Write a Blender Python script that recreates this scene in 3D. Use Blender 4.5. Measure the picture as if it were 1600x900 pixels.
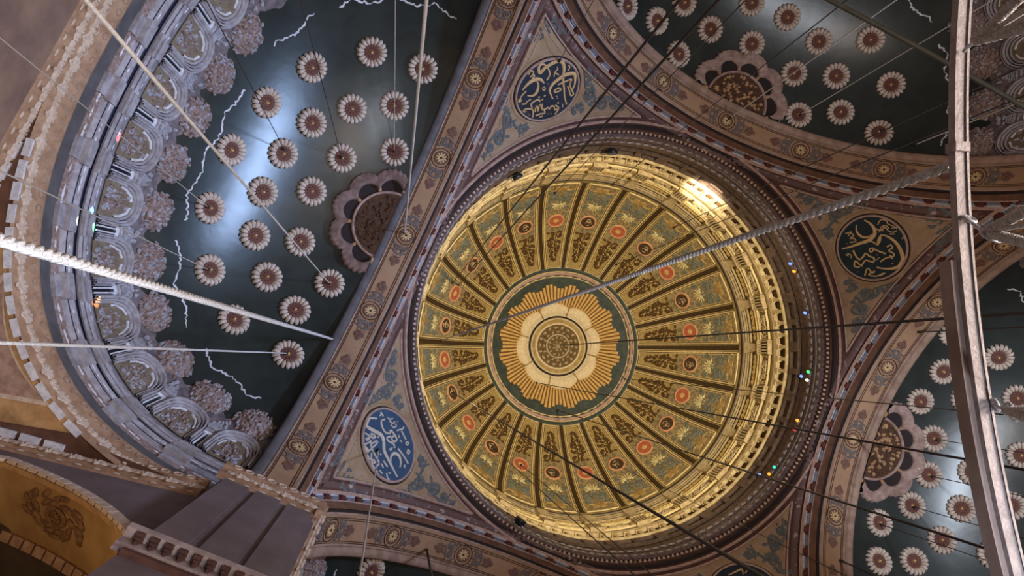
import bpy, math, random
import numpy as np
from math import sin, cos, pi, radians as rad, degrees as deg, hypot, atan2, sqrt, asin, acos
from mathutils import Matrix, Vector
random.seed(11)
sc = bpy.context.scene
COL = sc.collection
for o in list(bpy.data.objects):
    bpy.data.objects.remove(o)

# ------------------------------------------------------------------ camera
F_PX = 1190.59
CAM = np.array([10.1424, -5.2735, 0.0])
def _rot(ax, t):
    c, s = cos(t), sin(t)
    return np.array({0: [[1, 0, 0], [0, c, -s], [0, s, c]], 1: [[c, 0, s], [0, 1, 0], [-s, 0, c]],
                     2: [[c, -s, 0], [s, c, 0], [0, 0, 1]]}[ax], float)
RC = _rot(0, -0.0905038) @ _rot(1, -0.1544128) @ _rot(2, 0.4121065) @ np.diag([-1., -1., 1.])
cam = bpy.data.cameras.new('camera')
cam.sensor_width = 36.0
cam.lens = F_PX / 1600 * 36
cam.clip_start = 0.05
cam.clip_end = 300
cam_o = bpy.data.objects.new('camera', cam)
m3 = np.stack([RC[0], -RC[1], -RC[2]], 1)
mw = Matrix([[*m3[i], CAM[i]] for i in range(3)] + [[0, 0, 0, 1]])
cam_o.matrix_world = mw
COL.objects.link(cam_o)
sc.camera = cam_o

# ------------------------------------------------------------------ world, lights, exposure
sc.view_settings.view_transform = 'Standard'
sc.view_settings.look = 'None'
sc.view_settings.gamma = 1.0
sc.view_settings.exposure = 0.0
sc.view_settings.use_curve_mapping = False
w = bpy.data.worlds.new('hall_air')
w.use_nodes = True
w.node_tree.nodes['Background'].inputs[0].default_value = (0.95, 0.78, 0.66, 1)
w.node_tree.nodes['Background'].inputs[1].default_value = 0.15
sc.world = w

def lamp(name, kind, loc, energy, color, size=0.3, target=None, **kw):
    l = bpy.data.lights.new(name, kind)
    l.energy = energy
    l.color = color
    if kind == 'AREA':
        l.shape = 'DISK'; l.size = size
    else:
        l.shadow_soft_size = size
    for k, v in kw.items():
        setattr(l, k, v)
    o = bpy.data.objects.new(name, l)
    o.location = loc
    if target is not None:
        o.rotation_euler = (Vector(target) - Vector(loc)).to_track_quat('-Z', 'Y').to_euler()
    COL.objects.link(o)
    return o
# daylight from the windows of the far wall, towards the left half-dome
lamp('window_daylight', 'AREA', (-13.5, 6.6, 16.6), 1900, (0.44, 0.62, 1.0), 3.6, (18.5, -1.5, 30.0), spread=rad(75))
# cool lamps of the great chandelier, turned up to the right and the far half-domes
lamp('chandelier_lamp', 'SPOT', (-8.9, 2.6, 4.6), 21000, (0.72, 0.84, 1.0), 0.8, (-17.4, 1.1, 33.0), spot_size=rad(38), spot_blend=0.7)
lamp('chandelier_lamp', 'SPOT', (-8.3, 2.0, 4.6), 7000, (0.76, 0.86, 1.0), 0.8, (0.8, 18.6, 33.0), spot_size=rad(34), spot_blend=0.7)
lamp('chandelier_glow', 'POINT', (-8.6, 2.3, 3.4), 2000, (1.0, 0.92, 0.88), 1.0)
lamp('floor_bounce_fill', 'POINT', (-2.5, -1.0, -1.0), 4600, (1.0, 0.80, 0.64), 1.5)  # unseen warm fills added near the floor, standing in for bounced light
lamp('floor_bounce_fill', 'POINT', (4.0, -1.0, -0.8), 2100, (1.0, 0.86, 0.76), 1.5)
# floodlights that wash the golden dome from below and from its drum cornice
lamp('dome_uplight', 'SPOT', (0.0, 0.0, 2.0), 56000, (1.0, 0.88, 0.66), 0.5, (0.0, 0.0, 50.0), spot_size=rad(32.5), spot_blend=0.12)
for a_ in (20, 75, 130, 215, 260, 320):
    lamp('dome_wash', 'POINT', (7.6 * cos(rad(a_)), 7.6 * sin(rad(a_)), 38.6), 130, (1.0, 0.86, 0.58), 0.3)
lamp('dome_flood', 'SPOT', (-0.9, 8.2, 38.0), 3600, (1.0, 0.93, 0.74), 0.2, (-2.1, 10.3, 40.2), spot_size=1.0, spot_blend=0.9)
lamp('gallery_lamp', 'POINT', (16.6, -13.4, 14.5), 330, (1.0, 0.72, 0.42), 0.4)
lamp('rope_fill', 'SPOT', (5.5, -8.5, -1.2), 10000, (0.80, 0.88, 1.0), 0.6, (14.2, -4.0, 13.0), spot_size=rad(54), spot_blend=0.8)  # unseen cool spot added to brighten the near rope
lamp('north_warm_fill', 'POINT', (-14.0, 17.0, 22.0), 700, (1.0, 0.62, 0.25), 0.6)  # unseen warm fill added to turn the north half-dome golden brown

# ------------------------------------------------------------------ measures of the building
ZS = 23.76      # springing of the four great arches
RA = 11.76      # their radius at the dentil edge
AF = 10.85      # half side of the crossing
RP = 16.0       # radius of the pendentive sphere
ZR, RR = 35.93, 10.5   # dome ring
DZ, DR = 42.26, 10.37  # dome sphere
SZ, SV, SX, SY, SA, SN = 26.0, 8.56, 8.9, 10.8, 12.8, 2.5   # half-domes (own frame, bulging to +x)
SIDES = {'east': 0.0, 'north': pi / 2, 'west': pi, 'south': -pi / 2}

def proj(P):
    q = RC @ (np.asarray(P, float) - CAM)
    if q[2] < 0.05: return (-9e3, -9e3)
    return (800 + F_PX * q[0] / q[2], 450 + F_PX * q[1] / q[2])
def seen(P, m=170):
    x, y = proj(P)
    return -m < x < 1600 + m and -m < y < 900 + m
def ray(q):
    return RC.T @ np.array([(q[0] - 800) / F_PX, (q[1] - 450) / F_PX, 1.0])
def hit_sphere(q, zc, R):
    d = ray(q); o = CAM - np.array([0, 0, zc])
    a, b, c = d @ d, 2 * o @ d, o @ o - R * R
    return CAM + d * ((-b + sqrt(max(b * b - 4 * a * c, 0))) / 2 / a)
def hit_cyl(q, R):
    d = ray(q); a = d[0] ** 2 + d[1] ** 2; b = 2 * (CAM[0] * d[0] + CAM[1] * d[1]); c = CAM[0] ** 2 + CAM[1] ** 2 - R * R
    return CAM + d * ((-b + sqrt(max(b * b - 4 * a * c, 0))) / 2 / a)
def hit_z(q, z):
    d = ray(q); return CAM + d * z / d[2]
def side_m(side):
    t = SIDES[side]; c, s = cos(t), sin(t)
    return np.array([[c, s, 0], [-s, c, 0], [0, 0, 1.]])
def semi_f(P):
    return (abs((P[..., 0] - SA) / SX) ** SN + abs(P[..., 1] / SY) ** SN) ** (2 / SN) + ((P[..., 2] - SZ) / SV) ** 2 - 1
def hit_semi(q, side):
    M = side_m(side); d = M @ ray(q); o = M @ CAM
    t = np.linspace(15, 60, 9000); P = o + t[:, None] * d
    f = semi_f(P); ok = np.where((f[:-1] < 0) & (f[1:] >= 0) & (P[1:, 0] > SA - 1))[0]
    return P[ok[-1]]          # in the half-dome's own frame
def hit_soffit(q, side, r=11.0):
    M = side_m(side); d = M @ ray(q); o = M @ CAM; oz = o[2] - ZS
    a = d[1] ** 2 + d[2] ** 2; b = 2 * (o[1] * d[1] + oz * d[2]); c = o[1] ** 2 + oz * oz - r * r
    P = o + d * ((-b + sqrt(max(b * b - 4 * a * c, 0))) / 2 / a)
    return M.T @ P

# ------------------------------------------------------------------ materials
def srgb(c):
    return tuple((x / 255 / 12.92 if x / 255 <= 0.04045 else ((x / 255 + 0.055) / 1.055) ** 2.4) for x in c) + (1,)
MATS = {}
def mat(name, c1, c2=None, scale=3.0, rough=0.7, spec=0.3, bump=0.0, bscale=None, metal=0.0, kind='noise', detail=4.0, lo=0.38, hi=0.62):
    m = bpy.data.materials.new(name); m.use_nodes = True
    nt = m.node_tree; b = nt.nodes['Principled BSDF']
    b.inputs['Roughness'].default_value = rough
    b.inputs['Specular IOR Level'].default_value = spec
    b.inputs['Metallic'].default_value = metal
    tc = nt.nodes.new('ShaderNodeTexCoord')
    if c2 is None:
        b.inputs['Base Color'].default_value = srgb(c1)
    else:
        if kind == 'voronoi':
            n = nt.nodes.new('ShaderNodeTexVoronoi'); n.inputs['Scale'].default_value = scale; out = n.outputs['Color']
            bw = nt.nodes.new('ShaderNodeRGBToBW'); nt.links.new(out, bw.inputs[0]); out = bw.outputs[0]
        else:
            n = nt.nodes.new('ShaderNodeTexNoise'); n.inputs['Scale'].default_value = scale; n.inputs['Detail'].default_value = detail
            n.inputs['Roughness'].default_value = 0.65; out = n.outputs['Fac']
        nt.links.new(tc.outputs['Object'], n.inputs['Vector'])
        r = nt.nodes.new('ShaderNodeValToRGB')
        r.color_ramp.elements[0].position = lo; r.color_ramp.elements[0].color = srgb(c1)
        r.color_ramp.elements[1].position = hi; r.color_ramp.elements[1].color = srgb(c2)
        nt.links.new(out, r.inputs[0]); nt.links.new(r.outputs[0], b.inputs['Base Color'])
    if bump:
        n2 = nt.nodes.new('ShaderNodeTexNoise'); n2.inputs['Scale'].default_value = bscale or scale * 3; n2.inputs['Detail'].default_value = 3
        nt.links.new(tc.outputs['Object'], n2.inputs['Vector'])
        bp = nt.nodes.new('ShaderNodeBump'); bp.inputs['Strength'].default_value = bump; bp.inputs['Distance'].default_value = 0.1
        nt.links.new(n2.outputs['Fac'], bp.inputs['Height']); nt.links.new(bp.outputs[0], b.inputs['Normal'])
    MATS[name] = m
    return m
def glow(name, c, s):
    m = bpy.data.materials.new(name); m.use_nodes = True
    b = m.node_tree.nodes['Principled BSDF']
    b.inputs['Base Color'].default_value = srgb(c); b.inputs['Emission Color'].default_value = srgb(c)
    b.inputs['Emission Strength'].default_value = s
    MATS[name] = m
mat('gold_field', (176, 150, 92), (150, 124, 70), 2.5)
mat('gold_mosaic', (124, 108, 74), (164, 144, 100), 9, kind='voronoi', bump=0.4)
mat('gilt', (222, 190, 118), (196, 160, 88), 6, rough=0.45, spec=0.5)
mat('gilt_pale', (232, 208, 150), (205, 176, 112), 5, rough=0.5, spec=0.5, bump=0.15)
mat('rib_brown', (58, 42, 18), (74, 54, 24), 5)
mat('grape_brown', (68, 46, 20), (98, 70, 32), 12)
mat('orange_paint', (184, 104, 72), (168, 86, 58), 8)
mat('dark_roundel', (66, 50, 34), (82, 62, 44), 8)
mat('roundel_rim', (216, 160, 112), (196, 140, 96), 5)
mat('blue_leaf', (92, 98, 90), (128, 128, 108), 7)
mat('palmette_cream', (226, 208, 150), (200, 182, 122), 8)
mat('shell_orange', (186, 152, 88), (158, 126, 74), 4)
mat('cornice_gold', (208, 186, 140), (176, 150, 104), 3, bump=0.25)
mat('relief_gold', (92, 72, 42), (134, 110, 68), 10, bump=0.6)
mat('niche_dark', (104, 76, 44))
mat('drum_brown', (76, 60, 52), (104, 82, 66), 4, bump=0.3)
mat('ring_stucco', (128, 106, 104), (88, 70, 70), 9, bump=0.6)
mat('maroon', (78, 50, 44), (98, 64, 54), 3)
mat('dark_line', (40, 28, 28))
mat('pink_line', (192, 160, 146), (166, 134, 122), 4)
mat('eye_teal', (54, 64, 58), (74, 82, 74), 2.5, rough=0.35, spec=0.5)
mat('sun_gold', (226, 188, 118), (208, 166, 92), 5)
mat('sun_gap', (112, 76, 34))
mat('shell_cream', (238, 220, 182), (222, 198, 152), 6, bump=0.1)
mat('stucco_cream', (222, 202, 166), (180, 156, 118), 9, bump=0.5)
mat('pend_cream', (174, 148, 120), (154, 122, 88), 1.1, lo=0.35, hi=0.65)
mat('scroll_blue', (86, 90, 94), (114, 112, 108), 6)
mat('scroll_rust', (158, 112, 96), (140, 98, 84), 6)
mat('navy', (38, 52, 78), (44, 60, 92), 3)
mat('letter_gold', (226, 186, 134), (206, 166, 116), 6)
mat('plaster_worn', (108, 82, 78), (182, 162, 156), 3, lo=0.57, hi=0.64)
mat('block_white', (206, 208, 216), (176, 176, 186), 5)
mat('block_blue', (112, 112, 124), (128, 126, 136), 5)
mat('block_red', (106, 50, 42), (84, 42, 36), 5)
mat('brown_mould', (116, 80, 62), (92, 62, 48), 2)
mat('soffit_tan', (176, 138, 108), (158, 122, 94), 0.8)
mat('soffit_line', (78, 52, 40))
mat('edge_tan', (172, 142, 124), (146, 116, 100), 2)
mat('motif_grey', (122, 108, 104), (104, 90, 84), 8)
mat('motif_brown', (128, 92, 78), (108, 78, 66), 8)
mat('motif_cream', (222, 188, 136), (202, 168, 120), 8)
mat('half_teal', (36, 40, 38), (48, 53, 50), 0.5, rough=0.30, spec=0.5, bump=0.12, bscale=0.9)
mat('petal_cream', (214, 196, 182), (190, 168, 154), 5)
mat('boss_brown', (122, 78, 68), (98, 62, 52), 12, bump=0.4)
mat('petal_gap', (74, 52, 46))
mat('shell_mauve', (178, 150, 140), (146, 116, 106), 3)
mat('shell_dark', (142, 114, 106), (110, 86, 80), 3)
mat('disc_brown', (98, 66, 44), (66, 44, 34), 7, bump=0.6)
mat('flower_tan', (190, 152, 112), (160, 118, 86), 6)
mat('wall_grey', (104, 98, 104), (120, 112, 118), 1.5)
mat('lavender', (178, 170, 174), (146, 136, 140), 3, bump=0.2)
mat('white_flake', (226, 222, 226), (196, 192, 200), 6)
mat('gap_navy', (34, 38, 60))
mat('olive_field', (134, 118, 96), (112, 96, 80), 4)
mat('relief_mauve', (168, 146, 140), (124, 98, 90), 9, bump=0.5)
mat('relief_grey', (186, 182, 190), (136, 132, 140), 9, bump=0.5)
mat('window_dark', (22, 24, 32), rough=0.2, spec=0.5)
mat('frieze_tan', (176, 140, 112), (150, 114, 88), 3)
mat('leaf_cream', (214, 190, 170), (190, 164, 144), 6)
mat('pier_stone', (122, 106, 106), (108, 92, 92), 0.7)
mat('wall_brown', (146, 116, 98), (116, 92, 82), 0.45, detail=6)
mat('panel_tan', (196, 152, 104), (158, 120, 80), 1.5)
mat('panel_pink', (178, 146, 128), (150, 116, 102), 4)
mat('arch_gold', (178, 138, 88), (156, 116, 72), 0.8)
mat('wreath_brown', (136, 98, 62), (104, 72, 48), 7)
mat('gallery_dark', (72, 54, 38), (54, 40, 30), 1)
mat('rope_white', (222, 220, 222), (186, 180, 182), 30, bump=0.4, bscale=60)
mat('rope_tan', (196, 184, 174), (168, 156, 148), 30)
mat('iron', (46, 36, 36), (60, 48, 46), 20, rough=0.5)
mat('ring_paint', (182, 172, 174), (158, 148, 150), 14, rough=0.5, bump=0.15)
mat('galvanised', (206, 208, 216), (170, 172, 182), 20, rough=0.35, metal=0.3)
mat('black_housing', (26, 28, 34), rough=0.4)
mat('lens_glass', (60, 74, 92), rough=0.1, spec=0.8)
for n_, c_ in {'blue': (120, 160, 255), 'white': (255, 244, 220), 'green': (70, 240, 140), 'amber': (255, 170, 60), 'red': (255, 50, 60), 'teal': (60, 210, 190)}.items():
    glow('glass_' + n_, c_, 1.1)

# ------------------------------------------------------------------ mesh building
class MB:
    def __init__(s): s.v = []; s.f = []
    def add(s, vs, fs):
        n = len(s.v); s.v += [tuple(p) for p in vs]; s.f += [tuple(i + n for i in f) for f in fs]; return s
    def grid(s, rows, wrap=False, wrap_rows=False):
        n = len(rows[0]); vs = [p for r in rows for p in r]; fs = []
        R = len(rows)
        for i in range(R if wrap_rows else R - 1):
            i2 = (i + 1) % R
            for j in range(n if wrap else n - 1):
                k = (j + 1) % n
                fs.append((i * n + j, i * n + k, i2 * n + k, i2 * n + j))
        return s.add(vs, fs)
    def ribbon(s, path, wd, h=0.03, h0=0.0, taper=False):
        """a raised stroke along a flat path: three points across, the middle one high"""
        p = [np.array(q[:2], float) for q in path]; n = len(p); rows = []
        for i in range(n):
            t = p[min(i + 1, n - 1)] - p[max(i - 1, 0)]; L = hypot(*t) or 1
            nx, ny = -t[1] / L, t[0] / L; u = i / max(n - 1, 1)
            ww = wd(u) if callable(wd) else wd * ((0.25 + 0.75 * sin(pi * min(max(u, .08), .92))) if taper else 1)
            rows.append([(p[i][0] - nx * ww / 2, p[i][1] - ny * ww / 2, h0), (p[i][0] - nx * ww * .3, p[i][1] - ny * ww * .3, h0 + h),
                         (p[i][0] + nx * ww * .3, p[i][1] + ny * ww * .3, h0 + h), (p[i][0] + nx * ww / 2, p[i][1] + ny * ww / 2, h0)])
        return s.grid(rows)
    def bump(s, cx, cy, rx, ry=None, rot=0.0, h=0.05, h0=0.0, n=8, tip=0.0):
        ry = rx if ry is None else ry; vs = [(cx, cy, h0 + h)]; c, q = cos(rot), sin(rot)
        for k, hh in ((0.6, 0.75), (1.0, 0.0)):
            for i in range(n):
                a = 2 * pi * i / n; x = rx * k * cos(a); y = ry * k * sin(a) * (1 - tip * cos(a))
                vs.append((cx + x * c - y * q, cy + x * q + y * c, h0 + h * hh))
        fs = [(0, 1 + i, 1 + (i + 1) % n) for i in range(n)] + [(1 + i, 1 + n + i, 1 + n + (i + 1) % n, 1 + (i + 1) % n) for i in range(n)]
        return s.add(vs, fs)
    def ring(s, cx, cy, r0, r1, h=0.05, h0=0.0, n=36, wave=0, amp=0.0):
        rows = []
        for i in range(n):
            a = 2 * pi * i / n; k = 1 + amp * cos(wave * a); c, q = cos(a), sin(a)
            rows.append([(cx + r * c, cy + r * q, hh) for r, hh in ((r0, h0), (r0 + (r1 - r0) * .25, h0 + h), (r0 + (r1 - r0) * .75, h0 + h), (r1 * k, h0))])
        return s.grid(rows, wrap_rows=True)
    def disc(s, cx, cy, r, h0=0.0, n=36, rings=3):
        vs = [(cx, cy, h0)]; fs = []
        for k in range(1, rings + 1):
            for i in range(n):
                a = 2 * pi * i / n; vs.append((cx + r * k / rings * cos(a), cy + r * k / rings * sin(a), h0))
        fs += [(0, 1 + i, 1 + (i + 1) % n) for i in range(n)]
        for k in range(rings - 1):
            b = 1 + k * n
            fs += [(b + i, b + n + i, b + n + (i + 1) % n, b + (i + 1) % n) for i in range(n)]
        return s.add(vs, fs)
    def spiral(s, cx, cy, r, turns=1.5, a0=0.0, dr=1, wd=0.06, h=0.03, h0=0.0, lead=None):
        n = int(14 * turns) + 4; P = []
        if lead is not None:
            q = (cx + r * cos(a0), cy + r * sin(a0)); tx, ty = -sin(a0) * dr, cos(a0) * dr
            m = (q[0] - tx * r * 1.2, q[1] - ty * r * 1.2)
            for i in range(8):
                t = i / 8; P.append(((1 - t) ** 2 * lead[0] + 2 * t * (1 - t) * m[0] + t * t * q[0], (1 - t) ** 2 * lead[1] + 2 * t * (1 - t) * m[1] + t * t * q[1]))
        for i in range(n):
            t = i / (n - 1); a = a0 + dr * 2 * pi * turns * t; k = r * (1 - .82 * t)
            P.append((cx + k * cos(a), cy + k * sin(a)))
        s.ribbon(P, lambda u: wd * (1 - .5 * u), h, h0)
        return s.bump(P[-1][0], P[-1][1], wd * .8, h=h * 1.3, h0=h0, n=6)
    def fan(s, cx, cy, ang, r0, r1, n=7, spread=2.4, wd=0.09, h=0.04, h0=0.0):
        for i in range(n):
            t = i / (n - 1) - .5; a = ang + t * spread; k = 1 - .3 * abs(t) * 2; rm = (r0 + r1 * k) / 2
            s.bump(cx + rm * cos(a), cy + rm * sin(a), (r1 * k - r0) / 2, wd, a, h, h0, 8, -.5)
        return s
    def box(s, c, sz, ax=None):
        X, Y, Z = ax if ax is not None else np.eye(3); c = np.array(c, float); vs = []
        for k in (-1, 1):
            for j in (-1, 1):
                for i in (-1, 1): vs.append(c + X * i * sz[0] / 2 + Y * j * sz[1] / 2 + Z * k * sz[2] / 2)
        return s.add(vs, [(0, 1, 3, 2), (4, 6, 7, 5), (0, 4, 5, 1), (1, 5, 7, 3), (3, 7, 6, 2), (2, 6, 4, 0)])
    def tube(s, path, r, n=6, cap=True):
        P = [np.array(p, float) for p in path]; rows = []; up = None
        for i in range(len(P)):
            t = P[min(i + 1, len(P) - 1)] - P[max(i - 1, 0)]; t = t / (np.linalg.norm(t) or 1)
            if up is None:
                up = np.cross(t, [0, 0, 1.]) if abs(t[2]) < .9 else np.cross(t, [1., 0, 0])
            up = up - t * (up @ t); up /= np.linalg.norm(up); v = np.cross(t, up)
            rr = r(i / max(len(P) - 1, 1)) if callable(r) else r
            rows.append([P[i] + rr * (cos(2 * pi * k / n) * up + sin(2 * pi * k / n) * v) for k in range(n)])
        b = len(s.v); s.grid(rows, wrap=True)
        if cap:
            s.f.append(tuple(b + k for k in range(n))); e = b + (len(P) - 1) * n; s.f.append(tuple(e + k for k in range(n))[::-1])
        return s
    def lathe(s, prof, n=48, a0=0.0, a1=2 * pi, c=(0, 0)):
        full = a1 - a0 > 6.28; m = n if full else n + 1
        return s.grid([[(c[0] + r * cos(a0 + (a1 - a0) * i / n), c[1] + r * sin(a0 + (a1 - a0) * i / n), z) for r, z in prof] for i in range(m)], wrap_rows=full)
    def map(s, fn):
        s.v = [tuple(fn(*p)) for p in s.v]; return s
    def build(s, name, m, parent=None, world=False, smooth=True):
        v = [tuple(float(x) for x in p) for p in s.v]
        if world and parent is not None:
            inv = INV[parent.name]
            v = [tuple(inv @ Vector(p)) for p in v]
        me = bpy.data.meshes.new(name); me.from_pydata(v, [], s.f); me.update()
        if smooth: me.polygons.foreach_set('use_smooth', [True] * len(me.polygons))
        me.materials.append(MATS[m])
        o = bpy.data.objects.new(name, me); COL.objects.link(o)
        if parent is not None: o.parent = parent
        INV[o.name] = INV.get(parent.name, Matrix()) if parent is not None else Matrix()
        return o
INV = {}
def empty(name, loc=(0, 0, 0), rz=0.0):
    o = bpy.data.objects.new(name, None); o.location = loc; o.rotation_euler = (0, 0, rz); o.empty_display_size = .2
    COL.objects.link(o)
    INV[o.name] = (Matrix.Translation(Vector(loc)) @ Matrix.Rotation(rz, 4, 'Z')).inverted()
    return o
def tag(o, label, cat, group=None):
    o['label'] = label; o['category'] = cat
    if group: o['group'] = group
    return o
def thing(name, label, cat, loc=(0, 0, 0), rz=0.0, group=None):
    return tag(empty(name, loc, rz), label, cat, group)
def struct(o, label=None):
    o['kind'] = 'structure'
    if label: o['label'] = label
    return o
def dup(root, loc, rz, label=None):
    r = root.copy(); COL.objects.link(r); r.location = loc; r.rotation_euler = (0, 0, rz)
    INV[r.name] = (Matrix.Translation(Vector(loc)) @ Matrix.Rotation(rz, 4, 'Z')).inverted()
    if label: r['label'] = label
    for ch in list(root.children):
        c = ch.copy(); COL.objects.link(c); c.parent = r
        for g in list(ch.children):
            d = g.copy(); COL.objects.link(d); d.parent = c
    return r
ORD = ['first', 'second', 'third', 'fourth', 'fifth', 'sixth', 'seventh', 'eighth', 'ninth', 'tenth', 'eleventh', 'twelfth', 'thirteenth', 'fourteenth', 'fifteenth', 'sixteenth']
HRS = ['twelve', 'one', 'two', 'three', 'four', 'five', 'six', 'seven', 'eight', 'nine', 'ten', 'eleven']
CLOCK = [(HRS[i // 2] + " o'clock") if i % 2 == 0 else ('half past ' + HRS[i // 2]) for i in range(24)]

# ================================================================== THE DOME
dome = empty('ceiling_dome', (0, 0, ZR)); struct(dome, 'golden main dome on its round drum')
def dpt(az, pol, h=0.0):
    R = DR - h
    return (R * sin(pol) * cos(az), R * sin(pol) * sin(az), DZ + R * cos(pol))
POLM = rad(52.8)
def dmap(az0):
    def f(u, v, h):
        pol = POLM + v / DR
        return dpt(az0 + u / (DR * sin(pol)), pol, h)
    return f
shell = MB().grid([[dpt(2 * pi * i / 96, rad(75) * j / 30, -0.06) for j in range(31)] for i in range(96)], wrap_rows=True)
shell.build('dome_shell', 'gold_field', dome, True)
V0, V1 = -3.86, 3.86
PH = rad(7.5)
def halfw(v, rib=0.36):       # half width of a panel between its ribs
    pol = POLM + v / DR
    return DR * sin(pol) * PH - rib * (0.55 + 0.45 * sin(pol)) * .82
def panel_parts(root, az0, dark):
    f = dmap(az0)
    N = 24; vs = [V0 + (V1 - V0) * i / N for i in range(N + 1)]
    MB().grid([[(halfw(v) * t, v, 0.0) for t in (-1, -.5, 0, .5, 1)] for v in vs]).map(f).build('panel_field', 'gold_field', root, True)
    mo = MB().grid([[((halfw(v) - .17) * t, v, 0.015) for t in (-1, -.5, 0, .5, 1)] for v in np.linspace(-.95, 3.62, 20)])
    mo.map(f).build('mosaic_ground', 'gold_mosaic', root, True)
    fr = MB()
    for off, wd, hh in ((0.02, .07, .07), (.115, .035, .04)):
        L = [(-(halfw(v) - off), v) for v in np.linspace(V0 + off, V1 - off, 24)]
        R_ = [(-p[0], p[1]) for p in L]
        fr.ribbon(L, wd, hh); fr.ribbon(R_, wd, hh); fr.ribbon([L[0], (0, L[0][1]), R_[0]], wd, hh); fr.ribbon([L[-1], (0, L[-1][1]), R_[-1]], wd, hh)
    fr.map(f).build('panel_frame', 'gilt_pale', root, True)
    dk = MB(); L = [(-(halfw(v) - .072), v) for v in np.linspace(V0 + .072, V1 - .072, 24)]; R_ = [(-p[0], p[1]) for p in L]
    for Q in (L, R_, [L[0], (0, L[0][1]), R_[0]], [L[-1], (0, L[-1][1]), R_[-1]]): dk.ribbon(Q, .045, .012, .01)
    dk.map(f).build('dark_line', 'rib_brown', root, True)
    # bunches of dark leaves and fruit towards the crown
    g = MB(); gd = MB(); rnd = random.Random(5)
    for i in range(72):
        v = -3.3 + 2.3 * (i / 71); wv = .10 + .36 * min(1, (v + 3.35) / 1.6)
        u = wv * rnd.uniform(-1, 1)
        g.bump(u, v, rnd.uniform(.10, .17), rnd.uniform(.08, .12), rnd.uniform(0, pi), .10, 0, 6)
    for i in range(26):
        v = -3.15 + 2.0 * (i / 25); wv = .10 + .26 * min(1, (v + 3.3) / 1.3)
        gd.bump(wv * rnd.uniform(-1, 1), v, .05, .04, rnd.uniform(0, 3), .04, .06, 6)
    gd.ribbon([(.05 * sin(t * 9), -3.2 + 2.15 * t) for t in np.linspace(0, 1, 18)], .05, .05, .03)
    gg = g.map(f).build('grape_spray', 'grape_brown', root, True)
    gd.map(f).build('gilt_fruit', 'gilt', gg, True)
    # roundel
    MB().disc(0, 0, .46, .05).map(f).build('roundel', 'dark_roundel' if dark else 'orange_paint', root, True)
    MB().ring(0, 0, .44, .58, .08, .02).map(f).build('roundel_rim', 'roundel_rim', root, True)
    t = MB(); rr = random.Random(3 if dark else 4)
    if dark:
        for i in range(7):
            a = rr.uniform(0, 6.28); cx, cy = rr.uniform(-.2, .2), rr.uniform(-.2, .2)
            t.ribbon([(cx + .14 * cos(a + q * 2.2), cy + .10 * sin(a + q * 2.6)) for q in np.linspace(0, 1, 7)], .035, .02, .05)
        t.map(f).build('roundel_script', 'motif_cream', root, True)
    else:
        t.bump(0, 0, .1, h=.03, h0=.05)
        for i in range(9):
            a = 2 * pi * i / 9; t.bump(.13 * cos(a), .13 * sin(a), .07, .035, a, .03, .05, 6)
        t.map(f).build('roundel_script', 'gilt', root, True)
    # palmette, scrolls and shell towards the drum
    MB().fan(0, 1.62, -pi / 2, .08, .72, 9, 3.0, .055, .06, .02).fan(0, 1.66, pi / 2, .02, .3, 4, 1.6, .05, .05, .02).map(f).build('palmette', 'palmette_cream', root, True)
    s = MB()
    for q in (-1, 1):
        s.spiral(q * .50, 2.15, .26, 1.4, pi / 2 if q > 0 else pi / 2, -q, .11, .06, .015, (0, 1.75))
        s.spiral(q * .60, 2.85, .20, 1.3, -pi / 2, q, .09, .05, .015, (q * .15, 2.4))
        s.spiral(q * .62, 1.25, .17, 1.3, pi, q, .07, .05, .015, (q * .1, 1.8))
        for i in range(9):
            a = rnd.uniform(0, 6.28)
            s.bump(q * rnd.uniform(.18, .85), rnd.uniform(1.75, 3.1), .13, .06, a, .05, .015, 6)
        for i in range(7):
            s.bump(q * rnd.uniform(.55, .75), rnd.uniform(-.7, .9), .09, .05, rnd.uniform(0, 3), .03, .015, 6)
    s.map(f).build('acanthus_foliage', 'blue_leaf', root, True)
    h = MB().fan(0, 3.45, -pi / 2, .05, .75, 9, 2.6, .075, .06, .02)
    for q in (-1, 1):
        h.ribbon([(q * (.1 + .75 * k), 3.25 - .25 * sin(k * pi)) for k in np.linspace(0, 1, 8)], .12, .05, .02, True)
        h.bump(q * .88, 3.3, .12, .1, 0, .07, .02)
    h.map(f).build('painted_shell', 'shell_orange', root, True)
AZ0 = rad(44.95)
protoP = {}
for k in range(24):
    az = AZ0 + k * 2 * PH; dark = k % 2 == 0
    loc = (dpt(az, POLM)[0], dpt(az, POLM)[1], dpt(az, POLM)[2])
    lab = 'gilded dome panel with %s roundel at %s around the sunburst' % ('dark brown' if dark else 'orange', CLOCK[(k - 1) % 24])
    if dark not in protoP:
        r = thing('dome_painting', lab, 'dome painting', loc, az, 'painted fields of the dome')
        panel_parts(r, az, dark); protoP[dark] = r
    else:
        dup(protoP[dark], loc, az, lab)
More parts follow.
